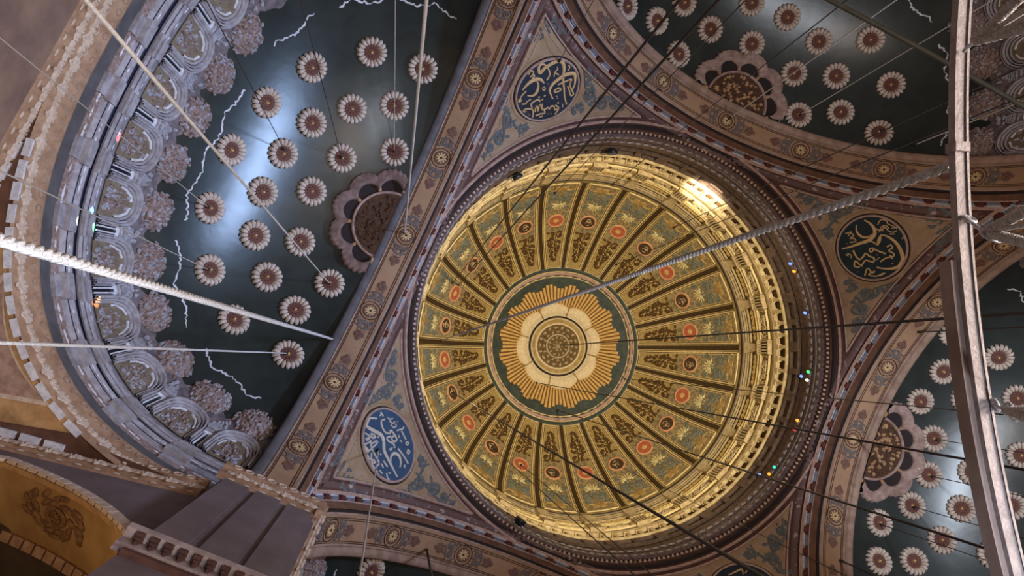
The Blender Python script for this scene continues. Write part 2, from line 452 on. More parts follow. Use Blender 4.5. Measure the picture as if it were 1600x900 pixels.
# ribs
def rib_parts(root, az):
    f = dmap(az); N = 22
    hw = lambda v: .36 * (0.55 + 0.45 * sin(POLM + v / DR)) * .82
    vs = np.linspace(V0 - .05, V1 + .02, N)
    MB().grid([[(hw(v) * t * .86, v, .02) for t in (-1, 0, 1)] for v in vs]).map(f).build('dark_stripe', 'rib_brown', root, True)
    e = MB()
    for q in (-1, 1):
        e.ribbon([(q * hw(v) * .92, v) for v in vs], .04, .06, .0)
        e.ribbon([(q * hw(v) * .62, v) for v in vs], .035, .05, .015)
    e.map(f).build('gilt_edge', 'gilt_pale', root, True)
    # console and slotted block on the drum below the rib
    def cyl(u, z, h): R = 10.30 - h; return (R * cos(az + u / 10.3), R * sin(az + u / 10.3), z)
    c = MB()
    rows = []
    for z, wv, h in ((43.05, .16, .02), (43.1, .18, .14), (43.5, .24, .20), (44.05, .34, .30), (44.3, .36, .36), (44.32, .36, .1)):
        rows.append([(-wv, z, -.1), (-wv, z, h), (wv, z, h), (wv, z, -.1)])
    c.grid(rows); c.map(cyl).build('console', 'cornice_gold', root, True, False)
    b = MB()
    for i in range(5):
        u = -.34 + .17 * i; b.add([(u - .045, 41.55, 0), (u - .045, 41.55, .22), (u + .045, 41.55, .22), (u + .045, 41.55, 0), (u - .045, 42.75, 0), (u - .045, 42.75, .22), (u + .045, 42.75, .22), (u + .045, 42.75, 0)],
                                [(0, 1, 5, 4), (1, 2, 6, 5), (2, 3, 7, 6), (4, 5, 6, 7), (3, 2, 1, 0)])
    for z in (41.5, 42.8):
        b.add([(-.42, z - .06, 0), (-.42, z - .06, .26), (.42, z - .06, .26), (.42, z - .06, 0), (-.42, z + .06, 0), (-.42, z + .06, .26), (.42, z + .06, .26), (.42, z + .06, 0)],
              [(0, 1, 5, 4), (1, 2, 6, 5), (2, 3, 7, 6), (4, 5, 6, 7), (3, 2, 1, 0)])
    b.map(cyl).build('slotted_block', 'cornice_gold', root, True, False)
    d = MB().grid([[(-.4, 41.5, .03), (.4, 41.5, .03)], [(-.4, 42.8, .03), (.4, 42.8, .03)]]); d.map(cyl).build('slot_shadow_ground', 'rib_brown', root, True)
pr = None
for k in range(24):
    az = AZ0 + PH + k * 2 * PH; loc = dpt(az, rad(74))
    lab = 'dark brown gilt-edged dome rib between the panels at %s and %s' % (CLOCK[(k - 1) % 24], CLOCK[k % 24])
    if pr is None:
        pr = thing('dome_rib', lab, 'dome rib', loc, az, 'ribs of the dome'); rib_parts(pr, az)
    else:
        dup(pr, loc, az, lab)
# drum relief panels
def drum_parts(root, az):
    def cyl(u, z, h): R = 10.30 - h; return (R * cos(az + u / 10.3), R * sin(az + u / 10.3), z)
    H = 10.3 * PH - .45
    MB().grid([[(-H, z, .02), (0, z, .02), (H, z, .02)] for z in (41.6, 42.1, 42.65)]).map(cyl).build('relief_ground', 'relief_gold', root, True)
    fr = MB()
    for o_, hh in ((0, .12), (.1, .06)):
        fr.ribbon([(-H + o_, 41.62 + o_), (0, 41.62 + o_), (H - o_, 41.62 + o_)], .06, hh); fr.ribbon([(-H + o_, 42.66 - o_), (0, 42.66 - o_), (H - o_, 42.66 - o_)], .06, hh)
        for q in (-1, 1): fr.ribbon([(q * (H - o_), 41.62 + o_), (q * (H - o_), 42.66 - o_)], .06, hh)
    fr.map(cyl).build('panel_frame', 'gilt_pale', root, True)
    s = MB(); rnd = random.Random(8)
    for q in (-1, 1):
        s.spiral(q * .34, 42.14, .2, 1.4, 0 if q > 0 else pi, q, .07, .08, .02, (0, 42.0))
        for i in range(12): s.bump(q * rnd.uniform(.05, H - .15), rnd.uniform(41.8, 42.5), .09, .05, rnd.uniform(0, 3), .10, .02, 6)
    s.bump(0, 42.14, .12, h=.12)
    s.map(cyl).build('relief_foliage', 'cornice_gold', root, True)
    t = MB()
    for i in range(6):
        u = -H + .15 + i * (2 * H - .3) / 5
        t.ring(u, 43.45, .08, .17, .05, .02, 14); t.bump(u, 43.45, .06, h=.06, h0=.02, n=6)
    t.map(cyl).build('scroll_strip', 'gilt', root, True)
pr = None
for k in range(24):
    az = AZ0 + k * 2 * PH; loc = (10.3 * cos(az), 10.3 * sin(az), 41.5)
    lab = 'gilded foliage relief on the drum under the %s dome panel' % CLOCK[(k - 1) % 24]
    if pr is None:
        pr = thing('drum_relief', lab, 'relief panel', loc, az, 'relief panels of the drum'); drum_parts(pr, az)
    else:
        dup(pr, loc, az, lab)
# drum rings
def ringstrip(name, prof, m, n=144, smooth=True):
    return MB().lathe(prof, n).build(name, m, dome, True, smooth)
ringstrip('drum_wall', [(10.34, 40.9), (10.34, 44.2)], 'gold_field')
ringstrip('upper_cornice', [(10.33, 43.92), (10.26, 43.95), (10.26, 44.08), (10.22, 44.1), (10.21, 44.22), (10.14, 44.26), (10.13, 44.40), (10.06, 44.44), (10.05, 44.58), (10.08, 44.7)], 'cornice_gold')
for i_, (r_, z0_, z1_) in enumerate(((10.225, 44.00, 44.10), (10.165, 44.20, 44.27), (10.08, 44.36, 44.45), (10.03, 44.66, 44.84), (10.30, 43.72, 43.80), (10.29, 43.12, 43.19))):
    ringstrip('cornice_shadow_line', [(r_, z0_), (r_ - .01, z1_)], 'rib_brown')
ringstrip('scroll_moulding', [(10.33, 42.9), (10.2, 42.93), (10.18, 43.03), (10.33, 43.08)], 'gilt_pale')
ringstrip('lower_moulding', [(10.33, 40.85), (10.2, 40.9), (10.18, 41.0), (10.24, 41.06), (10.26, 41.3), (10.33, 41.4)], 'cornice_gold')
# little arcade under the gilded cornice
ar = MB(); na = 96
for i in range(na):
    a = 2 * pi * (i + .5) / na
    for q in (-1, 1):
        aa = a + q * .35 * 2 * pi / na
    X, Y = np.array([cos(a), sin(a), 0]), np.array([-sin(a), cos(a), 0]); Z = np.array([0, 0, 1.])
    a2 = 2 * pi * i / na; X2, Y2 = np.array([cos(a2), sin(a2), 0]), np.array([-sin(a2), cos(a2), 0])
    ar.box(X2 * 10.33 + Z * 40.2, (.22, .19, .95), (X2, Y2, Z))
    ar.box(X2 * 10.30 + Z * 40.62, (.24, .32, .22), (X2, Y2, Z))
ar.lathe([(10.4, 39.66), (10.24, 39.68), (10.22, 39.78), (10.4, 39.82)], 144)
ar.lathe([(10.4, 40.68), (10.2, 40.72), (10.18, 40.84), (10.4, 40.88)], 144)
ar.build('cornice_arcade', 'cornice_gold', dome, True, False)
ringstrip('arcade_niche', [(10.5, 39.7), (10.5, 40.9), (10.3, 40.92)], 'niche_dark')
ringstrip('drum_base', [(10.5, 37.5), (10.5, 39.75)], 'drum_brown')
ra = MB()
for i in range(48):
    a = 2 * pi * i / 48; X, Y = np.array([cos(a), sin(a), 0]), np.array([-sin(a), cos(a), 0]); Z = np.array([0, 0, 1.])
    ra.box(X * 10.36 + Z * 38.95, (.22, .55 if i % 2 else .3, .8), (X, Y, Z))
ra.lathe([(10.45, 39.3), (10.28, 39.32), (10.28, 39.4), (10.45, 39.42)], 144)
ra.lathe([(10.45, 38.5), (10.28, 38.52), (10.28, 38.6), (10.45, 38.62)], 144)
ra.build('gallery_parapet', 'drum_brown', dome, True, False)
ringstrip('ring_frieze', [(10.52, 37.75), (10.38, 37.7), (10.34, 37.55), (10.38, 36.95), (10.33, 36.9)], 'ring_stucco')
ringstrip('ring_groove', [(10.42, 36.92), (10.42, 36.74)], 'dark_line')
ringstrip('ring_band', [(10.4, 36.76), (10.3, 36.72), (10.33, 36.3), (10.45, 36.22)], 'ring_stucco')
lf = MB()
for i in range(150):
    a = 2 * pi * i / 150
    for z, s_ in ((37.25, 1), (36.5, .8)):
        b = MB().fan(0, -.12, pi / 2, .02, .3 * s_, 3, 1.5, .06, .06, .0)
        b.map(lambda u, v, h, z=z, a=a: ((10.33 - h) * cos(a + u / 10.3), (10.33 - h) * sin(a + u / 10.3), z + v)); lf.add(b.v, b.f)
lf.build('ring_leaf_moulding', 'lavender', dome, True)
ringstrip('bead_ground', [(10.45, 36.24), (10.52, 36.2), (10.52, 35.78)], 'maroon')
bd = MB()
for i in range(280):
    a = 2 * pi * i / 280
    b = MB().bump(0, 0, .07, .09, 0, .12, 0, 6); b.map(lambda u, v, h, a=a: ((10.5 - h) * cos(a + u / 10.5), (10.5 - h) * sin(a + u / 10.5), 35.97 + v)); bd.add(b.v, b.f)
mat('bead_pale', (214, 192, 180), (196, 174, 162), 4)
bd.build('bead_course', 'bead_pale', dome, True)
# eye of the dome
def emap(x, y, h):
    r = hypot(x, y)
    return dpt(atan2(y, x), asin(min(r / DR, .99)), h)
MB().disc(0, 0, 5.0, .03, 72, 8).map(emap).build('eye_ground', 'eye_teal', dome, True)
MB().ring(0, 0, 4.92, 5.12, .14, .03, 144, 48, .012).map(emap).build('eye_moulding', 'pink_line', dome, True)
MB().ring(0, 0, 5.17, 5.42, .02, .045, 96).map(emap).build('eye_dark_band', 'eye_teal', dome, True)
MB().ring(0, 0, 5.12, 5.18, .09, .03, 96).ring(0, 0, 4.8, 4.86, .08, .03, 144, 48, .01).map(emap).build('eye_fillet', 'gilt_pale', dome, True)
sb = thing('ceiling_sunburst', 'golden sunburst with cream shells and stucco rosette at the crown of the dome', 'sunburst', dpt(0, 0))
def star(a):
    t = (a * 16 / (2 * pi)) % 1
    return 4.0 + .42 * (1 - abs(2 * t - 1))
MB().grid([[(0.05 * cos(a), .05 * sin(a), .06), (2.6 * cos(a), 2.6 * sin(a), .06), ((star(a) - .06) * cos(a), (star(a) - .06) * sin(a), .06)] for a in np.linspace(0, 2 * pi, 193)]).map(emap).build('ray_ground', 'sun_gap', sb, True)
ry = MB()
for i in range(96):
    a = 2 * pi * (i + .5) / 96; r1 = star(a)
    ry.ribbon([(r * cos(a), r * sin(a)) for r in np.linspace(2.7, r1, 5)], lambda u, r1=r1: .70 * (2.7 + (r1 - 2.7) * u) * 2 * pi / 96, .08, .06)
ry.map(emap).build('gold_rays', 'sun_gold', sb, True)
sh = MB()
for i in range(8):
    a0 = 2 * pi * i / 8 + .25
    rows = []
    for t in np.linspace(-.5, .5, 15):
        a = a0 + t * 2 * pi / 8; ro = 2.72 + .32 * cos(t * pi / 1.05) ** .7
        rows.append([(r * cos(a), r * sin(a), hh) for r, hh in ((2.05, .12), (2.4, .22), ((2.3 + ro) / 2, .30), (ro - .1, .26), (ro, .09))])
    sh.grid(rows)
    for k in (2.3, 2.5, 2.7):
        sh.ribbon([((k + .1 * cos(t * 3)) * cos(a0 + t * .7), (k + .1 * cos(t * 3)) * sin(a0 + t * .7)) for t in np.linspace(-.45, .45, 9)], .04, .03, .27)
sh.map(emap).build('cream_shells', 'shell_cream', sb, True)
ts = MB()
for i in range(8):
    a = 2 * pi * (i + .5) / 8 + .25
    for r in (2.35, 2.6, 2.85): ts.bump(r * cos(a), r * sin(a), .15, .06, a, .1, .27, 6)
    ts.bump(2.9 * cos(a + .04), 2.9 * sin(a + .04), .13, .06, a + 1, .08, .2, 6); ts.ribbon([(r * cos(a), r * sin(a)) for r in (2.1, 2.5, 2.85)], .03, .02, .29)
ts.map(emap).build('tassels', 'shell_orange', sb, True)
MB().disc(0, 0, 2.1, .14, 64, 4).map(emap).build('hub_ground', 'gold_field', sb, True)
MB().ring(0, 0, 2.02, 2.14, .16, .14, 72).map(emap).build('hub_dark_ring', 'dark_line', sb, True)
MB().ring(0, 0, 1.9, 2.0, .16, .12, 72).ring(0, 0, 1.52, 1.66, .2, .12, 72).map(emap).build('hub_ring', 'shell_cream', sb, True)
ro = MB(); rnd = random.Random(2)
MB().disc(0, 0, 1.54, .2, 48, 3).map(emap).build('rosette_ground', 'relief_gold', sb, True)
for r, n_, s_ in ((1.32, 18, .15), (1.02, 16, .13), (.62, 12, .12), (.3, 7, .11)):
    for i in range(n_):
        a = 2 * pi * i / n_; ro.bump(r * cos(a), r * sin(a), s_, s_ * .62, a + (pi / 2 if i % 2 else .3), .2, .2, 7)
ro.ring(0, 0, .76, .88, .09, .2, 40); ro.bump(0, 0, .2, h=.4, h0=.2)
ro.map(emap).build('stucco_rosette', 'stucco_cream', sb, True)
rg = MB()
for i in range(14):
    a = 2 * pi * (i + .5) / 14; rg.bump(1.18 * cos(a), 1.18 * sin(a), .1, .07, a, .05, .205, 6)
rg.map(emap).build('rosette_hollows', 'sun_gap', sb, True)

# ================================================================== PENDENTIVES
def ppt(x, y, h=0.0):
    R = RP - h; d = max(RP * RP - x * x - y * y, 0); z = sqrt(d); k = R / RP
    return (x * k, y * k, ZS + z * k)
PN = {'northeast': (pi / 4, 'at the top of the photo'), 'northwest': (3 * pi / 4, 'at the right of the photo'), 'southwest': (5 * pi / 4, 'at the bottom of the photo'), 'southeast': (-pi / 4, 'at the left of the photo')}
def pend_grid(delta, r0, h, n=48, m=14):
    a = AF - delta; t0 = acos(min(1, a / r0)) if a > 0 else 0
    rows = []
    for i in range(n + 1):
        t = t0 + (pi / 2 - 2 * t0) * i / n
        r1 = min(a / max(cos(t), 1e-6), a / max(sin(t), 1e-6))
        rows.append([ppt((r0 + (r1 - r0) * j / m) * cos(t), (r0 + (r1 - r0) * j / m) * sin(t), h) for j in range(m + 1)])
    return MB().grid(rows)
def pstrip(mb, pts, wd, h, h0):   # a raised fillet that follows a line of (x, y) points on the sphere
    def f(u, v, hh): return ppt(u, v, hh)
    b = MB().ribbon(pts, wd, h, h0).map(f); mb.add(b.v, b.f)
def xline(delta, n=40, q=0, r0=10.55):
    a = AF - delta; y0 = sqrt(max(r0 * r0 - a * a, 0)); y1 = a
    return [((a, y) if q == 0 else (y, a)) for y in np.linspace(y0, y1, n)]
def rline(r, delta, n=60):
    a = AF - delta; t0 = acos(min(1, a / r)); return [(r * cos(t), r * sin(t)) for t in np.linspace(t0, pi / 2 - t0, n)]
def pmap(u, v, h):
    a = pi / 4 + u / v; return ppt(v * cos(a), v * sin(a), h)
pend0 = None
for nm, (az, where) in PN.items():
    nm2 = 'ceiling_pendentive_' + nm
    lab = 'curved triangular pendentive with blue scrollwork %s' % where
    if pend0 is None:
        P = empty(nm2); struct(P, lab)
        pend_grid(0.0, 10.5, 0.0).build('pendentive_ground', 'maroon', P)
        pend_grid(.56, 11.12, .03).build('painted_field', 'pend_cream', P)
        m1 = MB()
        for q in (0, 1):
            pstrip(m1, xline(.29, q=q), .22, .05, 0)
        m1.build('worn_plaster_strip', 'plaster_worn', P)
        m2 = MB()
        for q in (0, 1):
            pstrip(m2, xline(.5, q=q, r0=11.1), .07, .1, 0); pstrip(m2, xline(.08, q=q), .06, .12, 0); pstrip(m2, xline(.72, q=q, r0=11.3), .03, .03, .03)
        pstrip(m2, rline(11.08, .5), .07, .1, 0); pstrip(m2, rline(10.86, .1), .10, .09, 0); pstrip(m2, rline(11.3, .72), .03, .03, .03)
        m2.build('pale_fillets', 'pink_line', P)
        m3 = MB(); pstrip(m3, rline(10.66, .05), .16, .05, 0)
        m3.build('dark_fillet', 'dark_line', P)
        s = MB(); rs = MB(); rnd = random.Random(4)
        for q in (-1, 1):
            s.spiral(q * 2.12, 12.02, .30, 1.5, pi / 2, -q, .16, .05, .03, (q * 2.5, 12.6))
            s.spiral(q * 2.72, 11.66, .27, 1.4, -pi / 2, q, .15, .05, .03, (q * 2.3, 12.2))
            s.spiral(q * 3.25, 11.52, .20, 1.3, pi / 2, -q, .12, .05, .03, (q * 2.8, 11.8))
            s.spiral(q * 3.7, 11.42, .13, 1.2, -pi / 2, q, .08, .04, .03, (q * 3.3, 11.7))
            s.spiral(q * 1.3, 11.42, .14, 1.3, pi / 2, q, .10, .04, .03, (q * 1.8, 11.6))
            s.spiral(q * 2.12, 12.75, .19, 1.5, pi, q, .10, .04, .03, (q * 1.95, 12.2))
            s.spiral(q * 1.2, 14.08, .17, 1.3, pi, -q, .09, .03, .03, (q * .4, 14.5))
            for i in range(30):
                t_ = rnd.random(); s.bump(q * (1.0 + 2.7 * t_), 11.85 - .4 * t_ + rnd.uniform(-.22, .22) - (.25 if t_ < .3 else 0), .17, .07, rnd.uniform(0, 3), .03, .03, 6)
            for i in range(10):
                s.bump(q * rnd.uniform(.05, .9), rnd.uniform(14.05, 14.5), .14, .06, rnd.uniform(0, 3), .03, .03, 6)
            rs.ribbon([(q * 1.9, 12.9), (q * 2.0, 12.65), (q * 2.2, 12.7), (q * 2.25, 12.9)], .035, .02, .03)
            rs.ribbon([(q * (2.0 + .6 * t), 12.15 - .5 * t + .08 * sin(9 * t)) for t in np.linspace(0, 1, 12)], .04, .02, .03)
            rs.ribbon([(q * (2.75 + .7 * t), 11.95 - .38 * t + .05 * sin(9 * t)) for t in np.linspace(0, 1, 12)], .03, .02, .03)
        s.spiral(0, 14.55, .12, 1.3, -pi / 2, 1, .06, .03, .03)
        s.map(pmap).build('blue_scrollwork', 'scroll_blue', P)
        rs.map(pmap).build('rust_tendrils', 'scroll_rust', P)
        pend0 = P
    else:
        P = bpy.data.objects.new(nm2, None); COL.objects.link(P); P.rotation_euler = (0, 0, az - pi / 4); struct(P, lab)
        for ch in pend0.children:
            c = ch.copy(); COL.objects.link(c); c.parent = P
# calligraphy roundels
RNDC = 12.52
def roundel(name, az, label, strokes, org, scl, blue):
    cx, cy = RNDC * cos(az), RNDC * sin(az); c3 = np.array(ppt(cx, cy))
    n = np.array([0, 0, ZS]) - c3; n /= np.linalg.norm(n)          # towards the room
    t = np.array([-sin(az), cos(az), 0.]); b = np.cross(n, t)
    ctr = c3 + n * .20
    f = lambda u, v, h: tuple(ctr + t * u + b * v + n * h)
    r = thing(name, label, 'calligraphy roundel', tuple(ctr), az, 'calligraphy roundels of the pendentives')
    MB().disc(0, 0, 1.56, .02, 64, 4).map(f).build('roundel_disc', 'navy_' + blue, r, True)
    MB().ring(0, 0, 1.52, 1.64, .08, -.02, 72).map(f).build('inner_rim', 'pink_line', r, True)
    MB().ring(0, 0, 1.64, 1.70, .03, -.04, 72).map(f).build('dark_rim', 'dark_line', r, True)
    MB().ring(0, 0, 1.69, 1.86, .05, -.06, 72).map(f).build('outer_rim', 'pend_cream', r, True)
    mb = MB()
    for wd, pts in strokes:
        P2 = []
        for p in pts:
            d = ray((org[0] + p[0] * scl, org[1] + p[1] * scl)); k = ((ctr - CAM) @ n) / (d @ n); q = CAM + d * k - ctr
            P2.append((q @ t, q @ b))
        if len(P2) == 1:
            mb.bump(P2[0][0], P2[0][1], wd * scl * .028 / 2 * 1.1, h=.04, h0=.02, n=4); continue
        # smooth the stroke
        Q = []
        for i in range(len(P2) - 1):
            p0, p1, p2, p3 = [np.array(P2[min(max(i + j, 0), len(P2) - 1)]) for j in (-1, 0, 1, 2)]
            for tt in np.linspace(0, 1, 5)[:-1]:
                Q.append(.5 * (2 * p1 + (p2 - p0) * tt + (2 * p0 - 5 * p1 + 4 * p2 - p3) * tt ** 2 + (3 * p1 - p0 - 3 * p2 + p3) * tt ** 3))
        Q.append(np.array(P2[-1]))
        Q = [q if hypot(*q) < 1.5 else q / hypot(*q) * 1.5 for q in Q]
        mb.ribbon([(q[0], q[1]) for q in Q], wd * scl * .034, .035, .02, wd > 20)
    mb.map(f).build('lettering', 'letter_gold' if blue != 'mid' else 'letter_pale', r, True)
mat('navy_dark', (36, 42, 54), (42, 50, 64), 3)
mat('navy_teal', (32, 46, 50), (38, 54, 60), 3)
mat('navy_mid', (50, 76, 104), (58, 86, 116), 2)
mat('letter_pale', (218, 204, 190), (200, 184, 170), 6)
NE = [(38, [(575, 580), (550, 520), (545, 480), (580, 420), (640, 370), (700, 330), (760, 310), (810, 310), (820, 350), (815, 420), (790, 480)]),
 (36, [(725, 640), (705, 560), (700, 480), (690, 400), (690, 330), (700, 270), (695, 210), (670, 180), (620, 180), (570, 200), (530, 225), (490, 250), (450, 300), (430, 290), (425, 250), (445, 215), (480, 210), (510, 230), (530, 260)]),
 (16, [(530, 260), (545, 310), (530, 350), (510, 380)]), (40, [(250, 485), (300, 430), (350, 390), (400, 370), (450, 375), (480, 410)]), (30, [(400, 380), (420, 430), (415, 480), (390, 530), (350, 550), (300, 545)]),
 (13, [(310, 320), (340, 280), (365, 285), (360, 320), (330, 345)]), (13, [(365, 320), (380, 335), (350, 360)]), (14, [(220, 590), (205, 600), (215, 615), (235, 600), (225, 580), (240, 550), (290, 495)]), (13, [(240, 640), (280, 635), (300, 610), (340, 585)]),
 (16, [(255, 720), (270, 700), (300, 690), (340, 690), (350, 670), (340, 640), (360, 620), (390, 600), (420, 590), (440, 610)]), (16, [(355, 690), (365, 730), (358, 780)]), (14, [(385, 720), (390, 680), (410, 660), (415, 715), (430, 660), (450, 640), (455, 690), (470, 630)]),
 (15, [(390, 765), (440, 745), (490, 735), (480, 700), (455, 700), (500, 690), (520, 675), (540, 690), (560, 660), (590, 665), (600, 700), (640, 680), (620, 660), (600, 650)]), (16, [(600, 750), (620, 720), (640, 690)]),
 (14, [(595, 490), (640, 465), (665, 480), (640, 500), (600, 510), (590, 490)]), (15, [(630, 430), (700, 400), (780, 370), (760, 420), (780, 480), (800, 530), (770, 545), (755, 490), (735, 440)]), (13, [(480, 450), (465, 470), (480, 490), (495, 470), (480, 450)]),
 (12, [(620, 230), (630, 260), (600, 290), (590, 340)]), (14, [(600, 300), (640, 320)]), (13, [(745, 215), (760, 240), (740, 275)]), (12, [(260, 715), (275, 725), (290, 710)]), (12, [(680, 630), (685, 670)]), (12, [(430, 780), (470, 765)]),
 (28, [(430, 565)]), (28, [(490, 550)]), (28, [(465, 590)]), (28, [(635, 625)]), (18, [(620, 555)]), (18, [(628, 578)]), (16, [(530, 745)]), (16, [(558, 742)]), (16, [(525, 420)]), (14, [(310, 745)]), (14, [(325, 760)])]
NW = [(36, [(145, 510), (230, 490), (330, 455), (420, 425), (470, 390), (500, 340), (485, 280), (440, 230), (385, 200)]), (24, [(300, 250), (300, 310), (330, 360), (380, 385), (430, 380), (480, 350)]), (14, [(420, 430), (460, 430), (500, 450), (530, 470)]),
 (34, [(530, 470), (545, 420), (560, 365)]), (36, [(560, 360), (620, 370), (690, 410), (740, 460), (780, 530), (800, 600), (795, 660), (750, 705), (680, 725), (600, 725), (520, 710)]),
 (11, [(530, 250), (560, 200), (620, 200), (640, 240), (690, 260), (740, 290)]), (11, [(510, 290), (560, 310), (610, 280), (650, 320), (700, 330), (740, 310)]), (10, [(580, 320), (600, 250)]), (11, [(660, 350), (720, 350)]), (10, [(550, 330), (570, 270), (620, 260), (650, 290)]), (10, [(680, 290), (720, 280)]),
 (17, [(265, 525), (290, 580), (330, 625), (370, 600), (400, 560), (440, 590), (490, 610), (490, 650)]), (15, [(490, 660), (430, 640), (390, 640), (350, 690), (290, 640), (280, 700), (340, 710)]), (14, [(440, 530), (445, 510), (475, 505), (480, 530), (455, 545), (440, 530)]), (16, [(470, 500), (540, 535), (620, 565)]),
 (15, [(630, 490), (670, 470), (690, 500), (650, 530), (700, 560), (700, 590), (620, 610), (560, 650)]), (14, [(660, 580), (690, 620)]), (11, [(180, 345), (250, 325)]), (12, [(210, 370), (240, 340), (270, 370), (230, 395), (280, 400), (290, 430), (230, 440)]), (9, [(185, 570), (215, 590)]), (10, [(200, 560), (245, 580), (240, 610)]),
 (14, [(390, 800), (420, 720), (470, 770), (500, 750), (430, 790), (520, 805), (600, 770)]), (9, [(560, 800), (620, 770)]), (9, [(520, 630), (550, 600)]), (9, [(790, 400), (825, 390), (815, 370)]), (18, [(690, 670)]), (14, [(195, 455)]), (16, [(525, 575)]), (14, [(310, 760)]), (14, [(360, 700)])]
SE = [(34, [(265, 212), (200, 210), (165, 245), (175, 290), (240, 330), (310, 370), (335, 430), (340, 520), (370, 590), (410, 670), (440, 730), (465, 780)]), (28, [(400, 640), (405, 580), (440, 550), (480, 570), (500, 630), (490, 690)]),
 (16, [(345, 220), (312, 235), (318, 290), (350, 345), (395, 355), (400, 325), (440, 370), (460, 420), (430, 435), (410, 400), (440, 375)]), (16, [(440, 500), (430, 460), (380, 430), (365, 400), (400, 385)]), (12, [(370, 200), (395, 220), (420, 210)]), (12, [(385, 230), (420, 260), (440, 240)]), (12, [(400, 270), (430, 300), (455, 285), (445, 260)]),
 (13, [(290, 185), (310, 175), (305, 150), (330, 190)]), (13, [(455, 330), (520, 310), (525, 290)]), (14, [(505, 330), (550, 420)]), (11, [(480, 370), (485, 400)]), (11, [(490, 420), (510, 440)]), (12, [(545, 453), (560, 438), (575, 453), (560, 469), (545, 453)]), (15, [(470, 500), (530, 580), (570, 650)]), (13, [(560, 510), (585, 530), (575, 555), (560, 540), (580, 520)]),
 (12, [(390, 500), (400, 520), (415, 495)]), (11, [(540, 690), (530, 670), (545, 665)]), (14, [(140, 345), (200, 385), (180, 420), (160, 410), (190, 395)]), (13, [(190, 380), (250, 400), (240, 370), (210, 360), (230, 410)]), (14, [(145, 450), (140, 480), (165, 525), (185, 520), (150, 470), (200, 440)]), (15, [(205, 420), (210, 480), (240, 550), (290, 640)]),
 (14, [(200, 470), (260, 430), (270, 450), (230, 490), (180, 540), (175, 590), (215, 610)]), (14, [(215, 540), (215, 630), (250, 640), (230, 610), (205, 680), (240, 700), (290, 650)]), (11, [(270, 540), (285, 560)]), (11, [(300, 550), (310, 570)]), (14, [(330, 620), (370, 680)]), (13, [(310, 650), (330, 690)]), (12, [(290, 710), (320, 745)]), (12, [(250, 740), (275, 735)]),
 (12, [(360, 740), (370, 790), (390, 800)]), (12, [(375, 745), (400, 740)]), (12, [(270, 400), (290, 385)]), (16, [(468, 240)]), (16, [(335, 795)])]
SWs = [(26, [(580, 395), (690, 340), (790, 300), (810, 390)]), (14, [(840, 365), (880, 310)]), (24, [(960, 330), (1010, 390)])]
roundel('calligraphy_roundel', pi / 4, 'dark navy roundel with gold script on the pendentive at the top of the photo', NE, (780, 70), 160 / 1108, 'dark')
roundel('calligraphy_roundel', 3 * pi / 4, 'dark teal roundel with gold script on the pendentive at the right', NW, (1295, 315), 160 / 1108, 'teal')
roundel('calligraphy_roundel', -pi / 4, 'bright blue roundel with cream script on the pendentive at lower left', SE, (545, 620), 120 / 745, 'mid')
roundel('calligraphy_roundel', 5 * pi / 4, 'dark roundel half out of view on the pendentive at the bottom edge', SWs, (1080, 860), .1, 'dark')

# ================================================================== THE FOUR GREAT ARCHES (own frame: opening towards +x)
def apt(A, r, t): return (A, r * sin(t), ZS + r * cos(t))      # t from the crown
def tmax(A, r): return acos(max(-1, min(1, 0))) if False else (pi / 2 - (acos(min(1, A / r)) if A < r else 0.0))
def astrip(prof, n=80, m=1):
    rows = []
    for i in range(n + 1):
        rows.append([apt(A, r, (-1 + 2 * i / n) * tmax(A, r)) for A, r in prof])
    return MB().grid(rows)
where = {'east': 'left', 'north': 'top right', 'west': 'right', 'south': 'bottom'}
ROLL = [(12.47, 10.96), (12.50, 10.86), (12.58, 10.80), (12.76, 10.78), (12.84, 10.84), (12.86, 11.2)]
mat('edge_tan_shaded', (104, 98, 100), (88, 82, 84), 2)  # the tan edge moulding with the east arch's shade put into its colour
arch0 = None
SOFC = 11.0
def smap(u, v, h):      # v along the arc from the crown, u across (towards +x)
    r = SOFC - .02 - (u) * .06 - h
    return apt(12.0 + u, r, v / SOFC)
